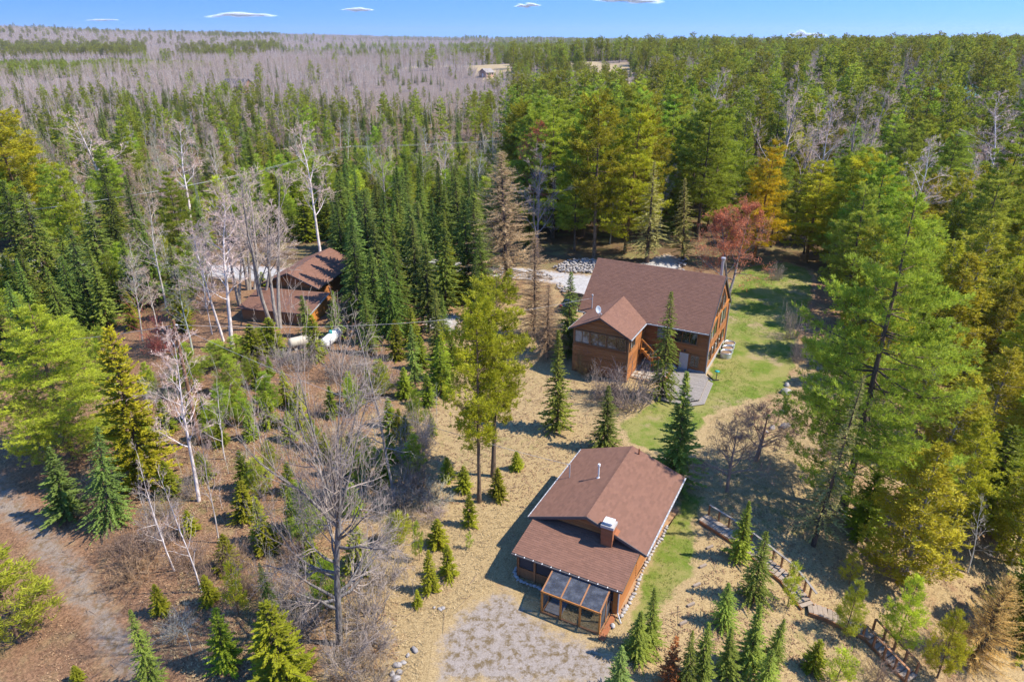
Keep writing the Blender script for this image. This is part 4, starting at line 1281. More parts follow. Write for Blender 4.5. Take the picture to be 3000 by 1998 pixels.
for u, v_, s in [(1165, 1950, .22), (1182, 1942, .16), (1170, 1970, .2), (1150, 1975, .18), (1195, 1920, .14), (1290, 1785, .14), (1298, 1782, .16), (1272, 1780, .1), (1215, 1905, .2), (1160, 1990, .25)]:
    stone('boulder', BOUL[rk.randrange(4)], G(u, v_) + [0, 0, s * .2], s, 'small pale field stone at the edge of the gravel pad', 'field stones by the gravel pad', 'stone')
# rubble banks beside the road
rub = MB()
def rubble(poly, n, smin, smax):
    wp = [tuple(G(u, v_)) for u, v_ in poly]; p = np.array(wp)
    lo, hi = p.min(0), p.max(0); c = 0
    while c < n:
        x, y = rk.uniform(lo[0], hi[0]), rk.uniform(lo[1], hi[1])
        if not inpoly(np.array([x]), np.array([y]), wp)[0]: continue
        s = rk.uniform(smin, smax); src = rock_mesh(rk.randrange(999), 6)
        vv = np.vstack(src.v) * np.array([s, s * rk.uniform(.7, 1), s * rk.uniform(.7, 1.1)])
        a = rk.random() * 6.28; vv = vv @ np.array([[math.cos(a), math.sin(a), 0], [-math.sin(a), math.cos(a), 0], [0, 0, 1]])
        vv += np.array([x, y, float(tz(x, y)) + rk.uniform(.05, .35)])
        rub.add(vv, quads=np.concatenate(src.f4)); c += 1
rubble([(1615, 785), (1690, 762), (1760, 766), (1758, 802), (1650, 802)], 520, .09, .24)
rubble([(1635, 830), (1660, 850), (1690, 890), (1665, 880), (1630, 845)], 60, .1, .22)
rubble([(1990, 755), (2010, 760), (2005, 800), (1985, 790)], 24, .14, .3)
rubble([(1540, 800), (1620, 808), (1620, 822), (1540, 815)], 60, .1, .25)
tag(rub.obj('rubble_bank', 'rubble_stone', None, True), 'pale rubble stones banked up along the gravel road', 'rubble', kind='stuff')

# ------------------------------------------------------------------ garage
def gar_pt(x, y, z=0):
    return np.array([GAR_O[0] + math.cos(GAR_ANG) * x - math.sin(GAR_ANG) * y, GAR_O[1] + math.sin(GAR_ANG) * x + math.cos(GAR_ANG) * y, z])
gar = empty('garage', (GAR_O[0], GAR_O[1], 0), GAR_ANG, 'brown garage with gable shingle roof and lean-to, half hidden by bare trees', 'garage')
gw = MB(); gw.prism([(-3.0, -.4), (3.0, -.4), (3.0, 2.5), (0, 3.75), (-3.0, 2.5)], 'y', .5, 9.6)
gwall = gw.obj('wall', 'trim_brown', gar)
siding_x(gwall, .495, -3.0, 3.0, 2.3, 3.8, gable=(0, 2.5, 3.78, 3.0))
siding_y(gwall, 3.005, .5, 9.6, .1, 2.5)
gable_roof(gar, -3.5, 3.5, 0, 10.1, 2.5, 4.0, 'y', th=.13)
rb = MB()
for sgn in (-1, 1): rb.beam((sgn * 3.5, -.02, 2.43), (0, -.02, 3.93), .05, .16, up=(0, 0, 1))
rb.obj('rake_board', 'dark_fascia', gar)
lt = MB(); lt.prism([(-4.3, -.4), (-.3, -.4), (-.3, 2.05), (-4.3, 1.45)], 'x', -3.2, 4.5)
lto = lt.obj('lean_to', 'trim_brown', gar)
b = MB(); b.prism([(-4.7, 1.44), (-.15, 2.2), (-.15, 2.1), (-4.7, 1.34)], 'x', -3.5, 4.8)
lr = b.obj('lean_to_roof', 'dark_fascia', gar)
shingle_field(lr, (-3.5, -4.7, 1.44), (1, 0, 0), (0, 4.55, .76), 8.3, 4.61)
for k in range(13):
    y = -4.28 + k * .305
    MB().prism([(y, .0), (y + .295, .0), (y + .295, 1.45 + .15 * (y + 4.6)), (y, 1.45 + .15 * (y + 4.3))], 'x', 4.505, 4.535).obj('plank', 'orange_wood', lto)
MB().beam((4.83, -4.7, 1.38), (4.83, -.15, 2.14), .03, .14).obj('rake_trim', 'white_gutter', gar)

# ------------------------------------------------------------------ propane tanks
def tank(p0, p1, r, mat, label, dome=True):
    p0 = np.array(p0); p1 = np.array(p1); d = p1 - p0; L = np.linalg.norm(d[:2]); ang = math.atan2(d[1], d[0])
    t = empty('propane_tank', (*p0[:2], float(tz(*p0[:2]))), ang, label, 'tank')
    prof = [(.001, 0)] + [(r * math.sin(a), r * .7 * (1 - math.cos(a))) for a in np.linspace(.3, math.pi / 2, 5)]
    prof += [(x, L - z) for x, z in reversed(prof)]
    body = MB().lathe(prof, 20).obj('shell', mat, t, True)
    body.rotation_euler = (0, math.radians(90), 0); body.location = (0, 0, r + .28)
    for x in (L * .22, L * .78):
        MB().box(x - .12, x + .12, -r * .6, r * .6, -.1, .42).obj('leg', 'foundation', t)
    if dome:
        MB().lathe([(.001, .30), (.10, .29), (.17, .22), (.19, .1), (.19, -.05)], 16, center=(L * .5, 0, 2 * r + .28)).obj('valve_dome', 'teal_plastic', t, True)
    return t
tank((-17.75, 58.5), (-17.05, 61.9), .50, 'white_paint', 'white propane tank with a teal valve dome below the garage')
tank((-21.1, 58.7), (-18.7, 60.3), .50, 'tan_paint', 'dull tan propane tank half hidden behind the young fir', False)

# ------------------------------------------------------------------ lawn things beside the house
for i, (u, v_) in enumerate([(2126, 1046), (2131, 1033), (2136, 1019)]):
    t = empty('stock_tank_planter', G(u, v_), 0, ['galvanized round planter tub nearest the deck corner', 'middle galvanized planter tub of the three by the house', 'galvanized planter tub with a white stone behind it'][i], 'planter', None)
    MB().lathe([(.50, 0), (.52, .12), (.50, .2), (.52, .32), (.50, .44), (.53, .56), (.50, .56), (.48, .46)], 24).obj('tub', 'galvanized', t, True)
    MB().lathe([(.001, .47), (.25, .49), (.485, .45)], 20).obj('soil', 'soil', t)
stone('border_stone', ROCKS[1], G(2141, 1008) + [0, 0, .15], .3, 'white stone resting behind the planter tubs', None)
bf = empty('bird_bath', G(2098, 1112), 0, 'green disc-topped post on the dry patch by the house corner', 'bird bath')
MB().tube((0, 0, -.1), (0, 0, .82), .03).obj('post', 'dark_interior', bf)
MB().lathe([(.001, .86), (.12, .86), (.24, .80), (.22, .79), (.001, .82)], 16).obj('disc', 'teal_plastic', bf, True)
hs_ = [G(2060 + 16 * i, 1105 + 6 * math.sin(i)) + [0, 0, .06] for i in range(5)]
tag(MB().path([G(2073, 1098) + [0, 0, .07], G(2082, 1108) + [0, 0, .07], G(2092, 1116) + [0, 0, .07], G(2106, 1115) + [0, 0, .07]], .045, 8).obj('drain_hose', 'dark_interior'), 'black corrugated drain hose at the house corner', 'hose')

# ------------------------------------------------------------------ dark car half hidden by the house
car = empty('parked_car', (6.9, 70.3, float(tz(6.9, 70.3)) + .06), math.radians(62), 'black car parked behind the left end of the big house', 'car')
cb_ = MB()
prof = [(-2.2, .35), (-2.25, .75), (-2.0, .92), (-1.5, .95), (-1.0, 1.42), (.6, 1.45), (1.2, 1.0), (2.1, .86), (2.25, .6), (2.2, .35)]
nprof = len(prof)
vv = []
for s_, k_ in ((-.86, 1), (-.80, 1.02), (.80, 1.02), (.86, 1)):
    vv += [(x * (1 if abs(s_) < .83 else .985), s_ * (1 if z < 1.0 else .86), z) for x, z in prof]
q = [(j * nprof + i, j * nprof + (i + 1) % nprof, (j + 1) * nprof + (i + 1) % nprof, (j + 1) * nprof + i) for j in range(3) for i in range(nprof)]
tr_ = [(0, i + 1, i) for i in range(1, nprof - 1)] + [(3 * nprof, 3 * nprof + i, 3 * nprof + i + 1) for i in range(1, nprof - 1)]
cb_.add(vv, quads=q, tris=tr_); cb_.obj('body', 'car_paint', car)
for s_ in (-1, 1):
    MB().prism([(-.95, 1.0), (-.78, 1.34), (.5, 1.36), (.98, 1.02)], 'y', s_ * .80, s_ * .81).obj('side_window', 'window_glass', car)
MB().add([(-1.48, -.62, .985), (-1.48, .62, .985), (-1.05, .6, 1.40), (-1.05, -.6, 1.40)], quads=[(0, 1, 2, 3)]).obj('rear_window', 'window_glass', car)
MB().add([(1.17, -.62, 1.045), (1.17, .62, 1.045), (.68, .6, 1.44), (.68, -.6, 1.44)], quads=[(0, 1, 2, 3)]).obj('windscreen', 'window_glass', car)
for x in (-1.4, 1.4):
    for s_ in (-1, 1):
        w_ = MB().tube((x, s_ * .70, .32), (x, s_ * .89, .32), .32, n=18).obj('wheel', 'tyre_rubber', car)
        MB().tube((x, s_ * .885, .32), (x, s_ * .90, .32), .19, n=14).obj('rim', 'flue_metal', w_)
for s_ in (-1, 1):
    MB().box(2.10, 2.24, s_ * .68 - .15, s_ * .68 + .15, .62, .74).obj('headlight', 'white_paint', car)
    MB().box(-2.25, -2.16, s_ * .68 - .13, s_ * .68 + .13, .72, .86).obj('tail_light', 'red_plastic', car)

# ------------------------------------------------------------------ wooden stairway down the slope
sw = empty('stairway', G(2065, 1530), 0, 'weathered wooden stairway winding down the dry slope', 'stairs')
sw0 = np.array(sw.location)
ctrl = [(2062, 1525), (2120, 1562), (2185, 1607), (2250, 1660), (2300, 1700), (2335, 1745), (2365, 1785), (2420, 1805), (2490, 1838), (2540, 1862), (2600, 1925), (2665, 1992)]
pts = [G(u, v_) for u, v_ in ctrl]
seg = [np.linalg.norm((pts[i + 1] - pts[i])[:2]) for i in range(len(pts) - 1)]; cum = np.concatenate([[0], np.cumsum(seg)])
def along(s):
    i = min(int(np.searchsorted(cum, s, 'right')) - 1, len(seg) - 1); t = (s - cum[i]) / seg[i]
    return pts[i] * (1 - t) + pts[i + 1] * t, (pts[i + 1] - pts[i]) / np.linalg.norm(pts[i + 1] - pts[i])
s = 0.0; prevz = None
while s < cum[-1]:
    p, d = along(s); z = float(tz(p[0], p[1])) + .22
    a = math.atan2(d[1], d[0])
    o = MB().box(-.115, .115, -.4, .4, -.02, .025).obj('tread', 'weathered_wood', sw, False, (p[0] - sw0[0], p[1] - sw0[1], z - sw0[2]), (0, 0, a + rk.uniform(-.02, .02)))
    s += .26
for side in (-.42, .42):
    for i in range(len(pts) - 1):
        d = (pts[i + 1] - pts[i]); nrm = np.array([-d[1], d[0], 0]) / np.linalg.norm(d[:2])
        p0 = pts[i] + nrm * side - sw0; p1 = pts[i + 1] + nrm * side - sw0
        MB().beam(p0 + [0, 0, .12], p1 + [0, 0, .12], .05, .2).obj('stringer', 'cedar_frame', sw)
        if side > 0 and i not in (6, 7, 8) or (side < 0 and i in (9, 10)):
            MB().beam(p0 + [0, 0, .98], p1 + [0, 0, .98], .12, .045).obj('handrail', 'weathered_deck' if i < 8 else 'cedar_frame', sw)
            for q_ in (p0, (p0 + p1) / 2) if i < 10 else (p0, (p0 + p1) / 2, p1):
                MB().box(-.045, .045, -.045, .045, -.2, .96).obj('post', 'cedar_frame', sw, False, q_)
LB = MB().box(-.24, .24, -.06, .06, -.12, .08).mesh('log_step', 'weathered_wood')
for u, v_ in [(2079, 1605), (2059, 1660), (2041, 1715), (2024, 1773), (2001, 1827)]:
    tag(link('log_step', LB, None, G(u, v_) + [0, 0, .05], (0, 0, .5)), 'short wooden block set in the grass between cabin lawn and stairs', 'log step', 'row of log steps')

# ------------------------------------------------------------------ utility poles and wires
def pole(base, h, label, arm=True, rz=0.0):
    p = empty('utility_pole', base, rz, label, 'utility pole')
    MB().tube((0, 0, -.3), (0, 0, h), .16, .10, 12).obj('post', 'pole_wood', p)
    if arm:
        MB().box(-1.2, 1.2, -.06, .06, h - .55, h - .42).obj('crossarm', 'weathered_wood', p)
        for x in (-1.1, 0, 1.1): MB().lathe([(.04, 0), (.06, .06), (.03, .14), (.001, .16)], 8, center=(x, 0, h - .42 if x else h)).obj('insulator', 'white_paint', p)
    else:
        MB().tube((.1, 0, h - .35), (.22, 0, h - .35), .05).obj('insulator', 'white_paint', p)
    return p
def wire(name, a, b, sag, label, r=.014, group=None):
    a = np.array(a, float); b = np.array(b, float); n = 14
    pp = [a + (b - a) * t - np.array([0, 0, sag * 4 * t * (1 - t)]) for t in np.linspace(0, 1, n)]
    return tag(MB().path(pp, r, 5).obj(name, 'wire_metal'), label, 'wire', group)
pb = G(586, 1302); ph = height_for(pb, 938)
pole(pb, ph, 'brown wooden utility pole standing among the bare birches', False)
ptop = pb + [0, 0, ph - .35]
wire('power_wire', ptop, house_pt(-11.0, .25, 5.45), 1.1, 'service wire from the birch-side pole to the big house', .012)
wire('power_wire', ptop, cabin_pt(-2.95, 4.15, roof_z(-2.75) + .95), .9, 'service wire from the birch-side pole down to the cabin', .012)
wire('power_wire', ptop, P(-120, 1010, 6.0), .4, 'wire running from the birch-side pole over the broad white pine', .016)
MB_ = MB().tube(ptop, G(640, 1325), .012, n=5).obj('guy_wire', 'wire_metal'); tag(MB_, 'guy wire anchoring the birch-side pole', 'wire')
b2 = G(1025, 560); h2 = height_for(b2, 424); pole(b2, h2, 'utility pole with crossarm rising from the young pines', True, .9)
b3 = G(2095, 470); h3 = height_for(b3, 326); pole(b3, h3, 'pale utility pole with crossarm in the wood behind the house', True, .3)
b4 = G(432, 352); h4 = height_for(b4, 272); pole(b4, h4, 'far utility pole among the grey aspens on the plain', True, .5)
b0 = P(-160, 645, 9.0)
for k, off in enumerate((-1.1, 1.1)):
    o2 = np.array([off * math.cos(.9), off * math.sin(.9), 0])
    wire('power_wire', b0 + o2, b2 + [0, 0, h2 - .4] + o2, 1.4, 'overhead power wire crossing the mixed wood left of the young pines', .02, 'overhead wires')
    wire('power_wire', b2 + [0, 0, h2 - .4] + o2, b3 + [0, 0, h3 - .4] + o2, 1.6, 'overhead power wire crossing the pines towards the pale pole', .02, 'overhead wires to the pale pole')

# ------------------------------------------------------------------ far houses
def far_house(p, rz, w, d, hgt, wallm, roofm, label):
    h = empty('farm_house', p, rz, label, 'house')
    MB().prism([(-d / 2, -1), (d / 2, -1), (d / 2, hgt), (0, hgt + d * .32), (-d / 2, hgt)], 'x', -w / 2, w / 2).obj('wall', wallm, h)
    b = MB(); e = d / 2 + .5; s = .64 * .5 / d * d
    b.prism([(-e, hgt - .2), (0, hgt + d * .34 + .1), (0, hgt + d * .34 - .15), (-e, hgt - .45)], 'x', -w / 2 - .5, w / 2 + .5)
    b.prism([(e, hgt - .2), (0, hgt + d * .34 + .1), (0, hgt + d * .34 - .15), (e, hgt - .45)], 'x', -w / 2 - .5, w / 2 + .5)
    b.obj('roof', roofm, h)
    for x in (-w * .28, w * .05, w * .33):
        MB().box(x - .6, x + .6, -d / 2 - .06, -d / 2 - .02, hgt * .4, hgt * .85).obj('window', 'window_glass', h)
    MB().box(-w / 2 - .06, -w / 2 - .02, -.6, .6, .0, 2.1).obj('door', 'white_paint', h)
    return h
def far_at(u, v_):
    z = 0.
    for _ in range(30): p = P(u, v_, z); z = float(tz(p[0], p[1]))
    return np.array([p[0], p[1], z])
far_house(far_at(1425, 205), .9, 7.5, 6, 3.0, 'pink_wall', 'pale_roof', 'pinkish farmhouse beside the tan field far behind the larch')
far_house(far_at(1375, 205), .9, 5, 4, 2.4, 'pale_roof', 'pale_roof', 'pale shed left of the pinkish farmhouse')
far_house(far_at(700, 272), -.3, 14, 9, 4, 'trim_brown', 'dark_fascia', 'dark-roofed house among the grey aspens of the plain')
far_house(far_at(425, 120), .2, 26, 14, 8, 'white_paint', 'pale_roof', 'white farm building high on the far hillside')
far_house(far_at(2785, 300), .2, 14, 9, 5, 'trim_brown', 'teal_roof', 'house with teal metal roof between the tall pines')

# ------------------------------------------------------------------ small clouds
m, nt, o = new_mat('cloud')
pd = principled(nt, None, (.9, .9, .92), 1.0, 0)
tl = nt.nodes.new('ShaderNodeBsdfTranslucent'); tl.inputs[0].default_value = (.95, .95, .97, 1)
pb = nt.nodes.new('ShaderNodeAddShader'); nt.links.new(pd.outputs[0], pb.inputs[0]); nt.links.new(tl.outputs[0], pb.inputs[1])
tr = nt.nodes.new("ShaderNodeBsdfTransparent")
mx = nt.nodes.new("ShaderNodeMixShader")
mx.inputs[0].default_value = .075
nt.links.new(tr.outputs[0], mx.inputs[1]); nt.links.new(pb.outputs[0], mx.inputs[2]); nt.links.new(mx.outputs[0], o.inputs[0])
for u, v_, w, h, lab in [(1840, 4, 105, 14, 'largest flat white cloud at the top of the sky'), (1546, 19, 40, 9, 'small white puff beside the largest cloud'), (1047, 29, 48, 8, 'small white cloud over the grey plain'),
                         (705, 47, 105, 9, 'long thin cloud over the shrub field'), (300, 60, 48, 4, 'thin grey-blue streak of cloud over the far hillside'), (2342, 104, 36, 13, 'round white cloud sitting on the horizon'), (2388, 106, 36, 8, 'lower white cloud beside the round horizon cloud'), (2900, 112, 60, 6, 'faint cloud on the horizon behind the pines')]:
    d = ray(u, v_); t = 15000 / d[1]; c = np.array([0, 0, CAM_H]) + d * t
    sc = t / FPX
    b = MB(); r_ = random.Random(int(u))
    for k in range(9):
        f_ = (k / 8 - .5); rad0 = (h * sc) * 1.25 * (1 - abs(f_) * 1.3) * r_.uniform(.5, 1.1)
        cx = f_ * w * sc * 1.5; n_ = 10; zc = r_.uniform(-.35, .35) * h * sc
        for shell in (1.0, .82, .64, .46):
            rad = rad0 * shell; lw = w * sc * .30 * shell; v2 = []
            for j in range(7):
                th = math.pi * j / 6
                for i in range(n_):
                    ph = i * 6.283 / n_
                    v2.append((cx + lw * math.sin(th) * math.cos(ph), lw * .8 * math.sin(th) * math.sin(ph), zc + rad * math.cos(th) * (1 if th < 1.57 else .6)))
            b.add(v2, quads=[(j * n_ + i, j * n_ + (i + 1) % n_, (j + 1) * n_ + (i + 1) % n_, (j + 1) * n_ + i) for j in range(6) for i in range(n_)])
    tag(b.obj('cloud', 'cloud', None, True, c), lab, 'cloud')

# ------------------------------------------------------------------ landmark trees, placed by the foot (u, v) and the top (v) seen in the photograph
TAKEN = []          # x, y, clearance
def keep(x, y, r): TAKEN.append((x, y, r))

def tree_at(name, kind, bu, bv, tv, label, rp=None, tint=(1, 1, 1), cat='tree', group=None, var=None, rz=None, clear=1.2):
    b = G(bu, bv); h = height_for(b, tv)
    k = (COUNT.get(kind, 0) if var is None else var) % len(PROTO[kind])
    w = 1.0
    if rp is not None:
        depth = b[1] * CP + (CAM_H - b[2] - h * .4) * SP
        w = (rp / FPX * depth) / (PROTO[kind][k]['r'] * h / PROTO[kind][k]['h'])
    keep(b[0], b[1], clear)
    return plant(name, kind, b, h, label, cat, group, k, rz, w, tint)

BLUE = (.92, 1.08, 1.25); DARK = (.75, .8, .85); YEL = (1.35, 1.12, .7); PALE = (1.25, 1.2, 1.25); BRT = (1.2, 1.2, 1.0)
tree_at('spruce_tree', 'spruce', 1772, 1318, 1132, 'dark spruce rising behind the back left corner of the cabin roof', 52, var=0)
tree_at('spruce_tree', 'spruce', 1975, 1425, 1084, 'tall spruce at the back right corner of the cabin, between cabin and wooden deck', 78, BRT, var=1)
tree_at('spruce_tree', 'spruce', 1937, 1165, 852, 'slim spruce standing right against the front wall of the big house', 52, BRT, var=2)
tree_at('spruce_tree', 'spruce', 1662, 1035, 795, 'spruce hugging the left end of the big house by the dark car', 52, var=0)
tree_at('spruce_tree', 'spruce', 1633, 1262, 968, 'thin spruce with bare lower stem on the dry grass below the house', 52, (1.35, 1.25, .95), var=1)
tree_at('red_pine', 'red_pine', 1404, 1470, 850, 'tall red pine with bare reddish lower trunk in front of the larch', 105, (.95, .95, .85), var=0)
tree_at('red_pine', 'red_pine', 1445, 1395, 815, 'tallest red pine of the pair, its trunk just behind the first pine', 115, (.9, .92, .85), var=1)
tree_at('larch_tree', 'larch', 1487, 868, 440, 'tall leafless tan larch with straight dark trunk between spruces and house', 122, (1.3, 1.28, 1.3), var=0)
tree_at('larch_tree', 'larch', 1565, 985, 690, 'smaller brownish leafless larch left of the big house', 72, (1.25, 1.2, 1.2), var=1)
tree_at('larch_tree', 'larch', 1600, 1050, 830, 'low tan larch beside the thin spruce below the house', 62, (1.25, 1.2, 1.2), var=0)
tree_at('maple_tree', 'red_maple', 2130, 862, 612, 'red budding maple behind the ridge of the big house', 118, var=0)
tree_at('white_pine', 'giant_pine', 2468, 1495, 556, 'huge white pine with long feathery limbs at the edge of the lawn', 240, (.86, .90, .9), var=0, clear=4.5)
for o_ in [q_ for q_ in COL.objects if q_.name.startswith('white_pine')]: o_.rotation_euler.x = o_.rotation_euler.y = 0.0
tree_at('spruce_tree', 'snag_spruce', 2382, 1598, 1065, 'half-dead grey spruce leaning over the wooden stairway slope', 62, (1.0, .98, .95))
tree_at('oak_tree', 'oak', 994, 1885, 985, 'big leafless oak with dark trunk in the middle of the clearing', 250, var=0, clear=1.5)
tree_at('dead_tree', 'dead_tree', 1157, 1470, 845, 'grey dead tree with thin straight trunk behind the big oak', 105)
tree_at('white_pine', 'giant_pine', 211, 1340, 890, 'broad white pine overhanging the gravel track', 195, BRT, rz=2.0, clear=2.5)
tree_at('fir_tree', 'fir', 425, 1420, 950, 'tall yellow-green fir between the broad white pine and the utility pole', 98, (1.25, 1.05, .75), var=0, clear=1.6)
tree_at('spruce_tree', 'spruce', 196, 1518, 1313, 'bluish young spruce on the bank above the gravel track', 62, BLUE, var=1)
tree_at('spruce_tree', 'spruce', 328, 1540, 1256, 'bluish spruce beside the yellow-green fir above the track', 66, BLUE, var=2)
tree_at('pine_tree', 'young_pine', 60, 1880, 1610, 'bushy young white pine on the far verge of the gravel track', 125, (1.1, 1.05, .95), var=0)
tree_at('spruce_tree', 'spruce', 452, 2020, 1785, 'narrow grey-green spruce growing in the gravel track', 48, (1.1, 1.1, 1.0), var=0)
tree_at('fir_tree', 'fir', 476, 1796, 1709, 'round dense fir bush alone beside the track', 30, (1.0, .95, .8), var=1)
tree_at('fir_tree', 'fir', 231, 1992, 1948, 'tiny fir seedling on the tan verge of the track', 22, var=2)
tree_at('fir_tree', 'fir', 845, 2035, 1765, 'large bushy bright green fir in front of the oak trunk', 100, (1.1, 1.15, .95), var=0)
tree_at('spruce_tree', 'spruce', 800, 1800, 1645, 'narrow dark spruce just behind the bushy bright green fir', 30, (.9, 1.0, 1.0), var=2)
tree_at('fir_tree', 'fir', 665, 1955, 1782, 'dark green fir left of the bushy bright fir', 52, (.9, 1.0, 1.1), var=2)
tree_at('pine_tree', 'pine_sapling', 700, 1800, 1648, 'spindly pine sapling with yellow-green tufts in the shade', 40, YEL, var=0)
tree_at('pine_tree', 'young_pine', 913, 1600, 1415, 'bluish bushy pine right behind the oak trunk', 62, (.85, 1.0, 1.15), var=1)
tree_at('pine_tree', 'young_pine', 1165, 1598, 1500, 'fluffy light green pine bush between oak and cabin', 48, (1.2, 1.15, .9), var=2)
SAP = 'young firs dotted over the clearing'
for u, bv, tv, rp in [(1312, 1404, 1337, 26), (1358, 1438, 1364, 27), (1460, 1460, 1370, 30), (1377, 1540, 1440, 26), (1282, 1600, 1520, 34),
                      (1261, 1734, 1612, 30), (1316, 1692, 1595, 30), (1223, 1776, 1728, 17), (669, 1666, 1566, 38), (718, 1520, 1405, 42),
                      (787, 1610, 1528, 42), (619, 1765, 1682, 30), (770, 1590, 1460, 34), (560, 1560, 1495, 30), (1515, 1375, 1320, 22)]:
    tree_at('fir_tree', 'fir', u, bv, tv, 'small yellow-green fir growing in the dry clearing around the oak', rp, (1.05, 1.0, .85), group=SAP)
for u, bv, tv, rp in [(1230, 1642, 1526, 20), (1376, 1606, 1557, 13)]:
    tree_at('pine_tree', 'pine_sapling', u, bv, tv, 'little pine on a bare stick of a stem beside the cabin path', rp, BRT, group='stick pines near the cabin')
LOW = 'spruces on the slope below the cabin'
for u, bv, tv, rp in [(1906, 1895, 1722, 46), (1866, 1925, 1785, 50), (2191, 1968, 1770, 52), (2120, 1835, 1706, 44), (2053, 2015, 1815, 40), (2008, 2030, 1850, 40),
                      (2262, 1935, 1806, 34), (2130, 1990, 1830, 40), (2235, 2030, 1900, 46)]:
    tree_at('spruce_tree', 'spruce', u, bv, tv, 'young green spruce in the clump below the cabin greenhouse', rp, BRT, group=LOW)
tree_at('spruce_tree', 'spruce', 1811, 2035, 1880, 'silvery blue spruce at the corner of the gravel pad', 46, (1.15, 1.25, 1.6), var=0)
tree_at('spruce_tree', 'spruce', 2162, 1640, 1460, 'bright green spruce overhanging the upper wooden stairs', 40, (1.4, 1.35, .8), var=1)
tree_at('spruce_tree', 'spruce', 2204, 1762, 1545, 'grey-green spruce beside the middle flight of the wooden stairs', 52, (1.15, 1.1, .95), var=2)
tree_at('fir_tree', 'dead_fir', 1958, 2010, 1870, 'dead rust-orange fir among the green spruces', 36)
tree_at('pine_tree', 'pine_sapling', 2307, 1775, 1655, 'pine sapling touching the wooden stairs', 36, BRT, var=0)
tree_at('pine_tree', 'pine_sapling', 2487, 1712, 1622, 'short tufted pine on the dry slope above the stairs', 32, YEL, var=1)
tree_at('pine_tree', 'young_pine', 2472, 1868, 1706, 'light green pine growing over the lower stair landing', 44, BRT, var=1)
tree_at('pine_tree', 'young_pine', 2620, 1900, 1700, 'open young pine with bare lower stem by the lower stairs', 60, BRT, var=2)
tree_at('pine_tree', 'young_pine', 2745, 1985, 1792, 'yellowish young pine at the foot of the stairs', 56, (1.3, 1.15, .8), var=0)
tree_at('larch_tree', 'larch_bush', 2850, 1935, 1682, 'golden bushy leafless larch near the foot of the stairs', 92, (1.45, 1.3, .8))
tree_at('fir_tree', 'fir', 2378, 1965, 1872, 'rounded bright fir on the tan slope below the stairs', 36, var=0)
tree_at('pine_tree', 'pine_sapling', 2445, 2010, 1902, 'pine sapling with long needles beside the rounded bright fir', 46, BRT, var=0)
tree_at('cedar_tree', 'cedar', 2645, 1708, 1300, 'yellow-olive cedar with thick grey lower trunk above the stairs', 130, clear=2.5)
tree_at('fir_tree', 'fir', 2520, 1560, 1380, 'soft bright green fir under the limbs of the huge white pine', 62, (1.0, 1.2, 1.0), var=1)
# tall trees that stand out in the wood behind the house
tree_at('maple_tree', 'bare_maple', 2290, 640, 212, 'large pinkish leafless maple towering over the pines behind the house', 118, PALE, var=1)
tree_at('maple_tree', 'bare_maple', 2490, 600, 250, 'pinkish leafless maple next to a tufted pine far behind the lawn', 85, PALE, var=0)
tree_at('birch_tree', 'birch', 2385, 600, 270, 'tall leafless tree with forked pale limbs behind the lawn', 75, PALE, var=1)
tree_at('birch_tree', 'birch', 2880, 660, 285, 'wide pale leafless tree in the right-hand wood', 105, PALE, var=2)
tree_at('birch_tree', 'birch', 2640, 760, 415, 'white leafless birch beside the top of the huge white pine', 62, (1.5, 1.5, 1.6), var=0)
tree_at('birch_tree', 'birch', 2795, 740, 455, 'white crooked leafless birch right of the huge white pine', 50, (1.4, 1.4, 1.4), var=1)
tree_at('birch_tree', 'birch', 2045, 520, 205, 'bare birch next to the pale utility pole', 55, PALE, var=2)
tree_at('white_pine', 'white_pine', 2205, 775, 400, 'golden yellow pine behind the red maple', 78, (1.75, 1.15, .45), var=1)
tree_at('white_pine', 'white_pine', 2360, 770, 470, 'lime green pine at the back of the lawn', 85, (1.5, 1.3, .7), var=2)
tree_at('white_pine', 'white_pine', 2440, 785, 500, 'second lime green pine at the back of the lawn', 80, (1.5, 1.3, .7), var=0)
tree_at('red_pine', 'red_pine', 2500, 800, 450, 'slim red pine with bare dark trunk at the back corner of the lawn', 85, (1.25, 1.2, .8), var=1)
tree_at('red_pine', 'red_pine', 1741, 755, 280, 'slim pine with long bare trunk behind the house ridge end', 95, BRT, var=2)
tree_at('spruce_tree', 'snag_spruce', 1895, 770, 470, 'grey thin-needled spruce behind the house roof', 62, (1.05, 1.0, .95))
tree_at('spruce_tree', 'snag_spruce', 2000, 765, 520, 'ragged grey-green spruce between the house and the red maple', 50, (1.15, 1.1, .85))
tree_at('white_pine', 'white_pine', 1830, 745, 300, 'bright white pine right behind the house ridge', 95, (1.4, 1.3, .75), var=1)
tree_at('birch_tree', 'birch', 940, 760, 380, 'thin leafless birch rising above the spruce stand', 70, PALE, var=0)
tree_at('birch_tree', 'birch', 560, 660, 360, 'leafless pale birch above the road on the wooded slope', 90, PALE, var=1)
tree_at('birch_tree', 'birch', 330, 640, 330, 'leafless birch behind the row of spruces', 100, PALE, var=2)
tree_at('fir_tree', 'fir', 925, 1052, 925, 'green fir growing between the two propane tanks', 38, (.95, 1.0, .85), var=2)
tree_at('spruce_tree', 'spruce', 905, 985, 862, 'small spruce against the front of the garage lean-to', 26, var=3)
tree_at('spruce_tree', 'spruce', 985, 990, 850, 'young spruce right beside the orange end wall of the lean-to', 34, BRT, var=4)
tree_at('fir_tree', 'fir', 800, 1040, 930, 'bushy green fir left of the tan propane tank', 46, (.95, 1.0, .85), var=0)
tree_at('fir_tree', 'fir', 745, 1060, 950, 'rounded green fir beside the bare birches before the garage', 44, (.95, 1.0, .9), var=1)
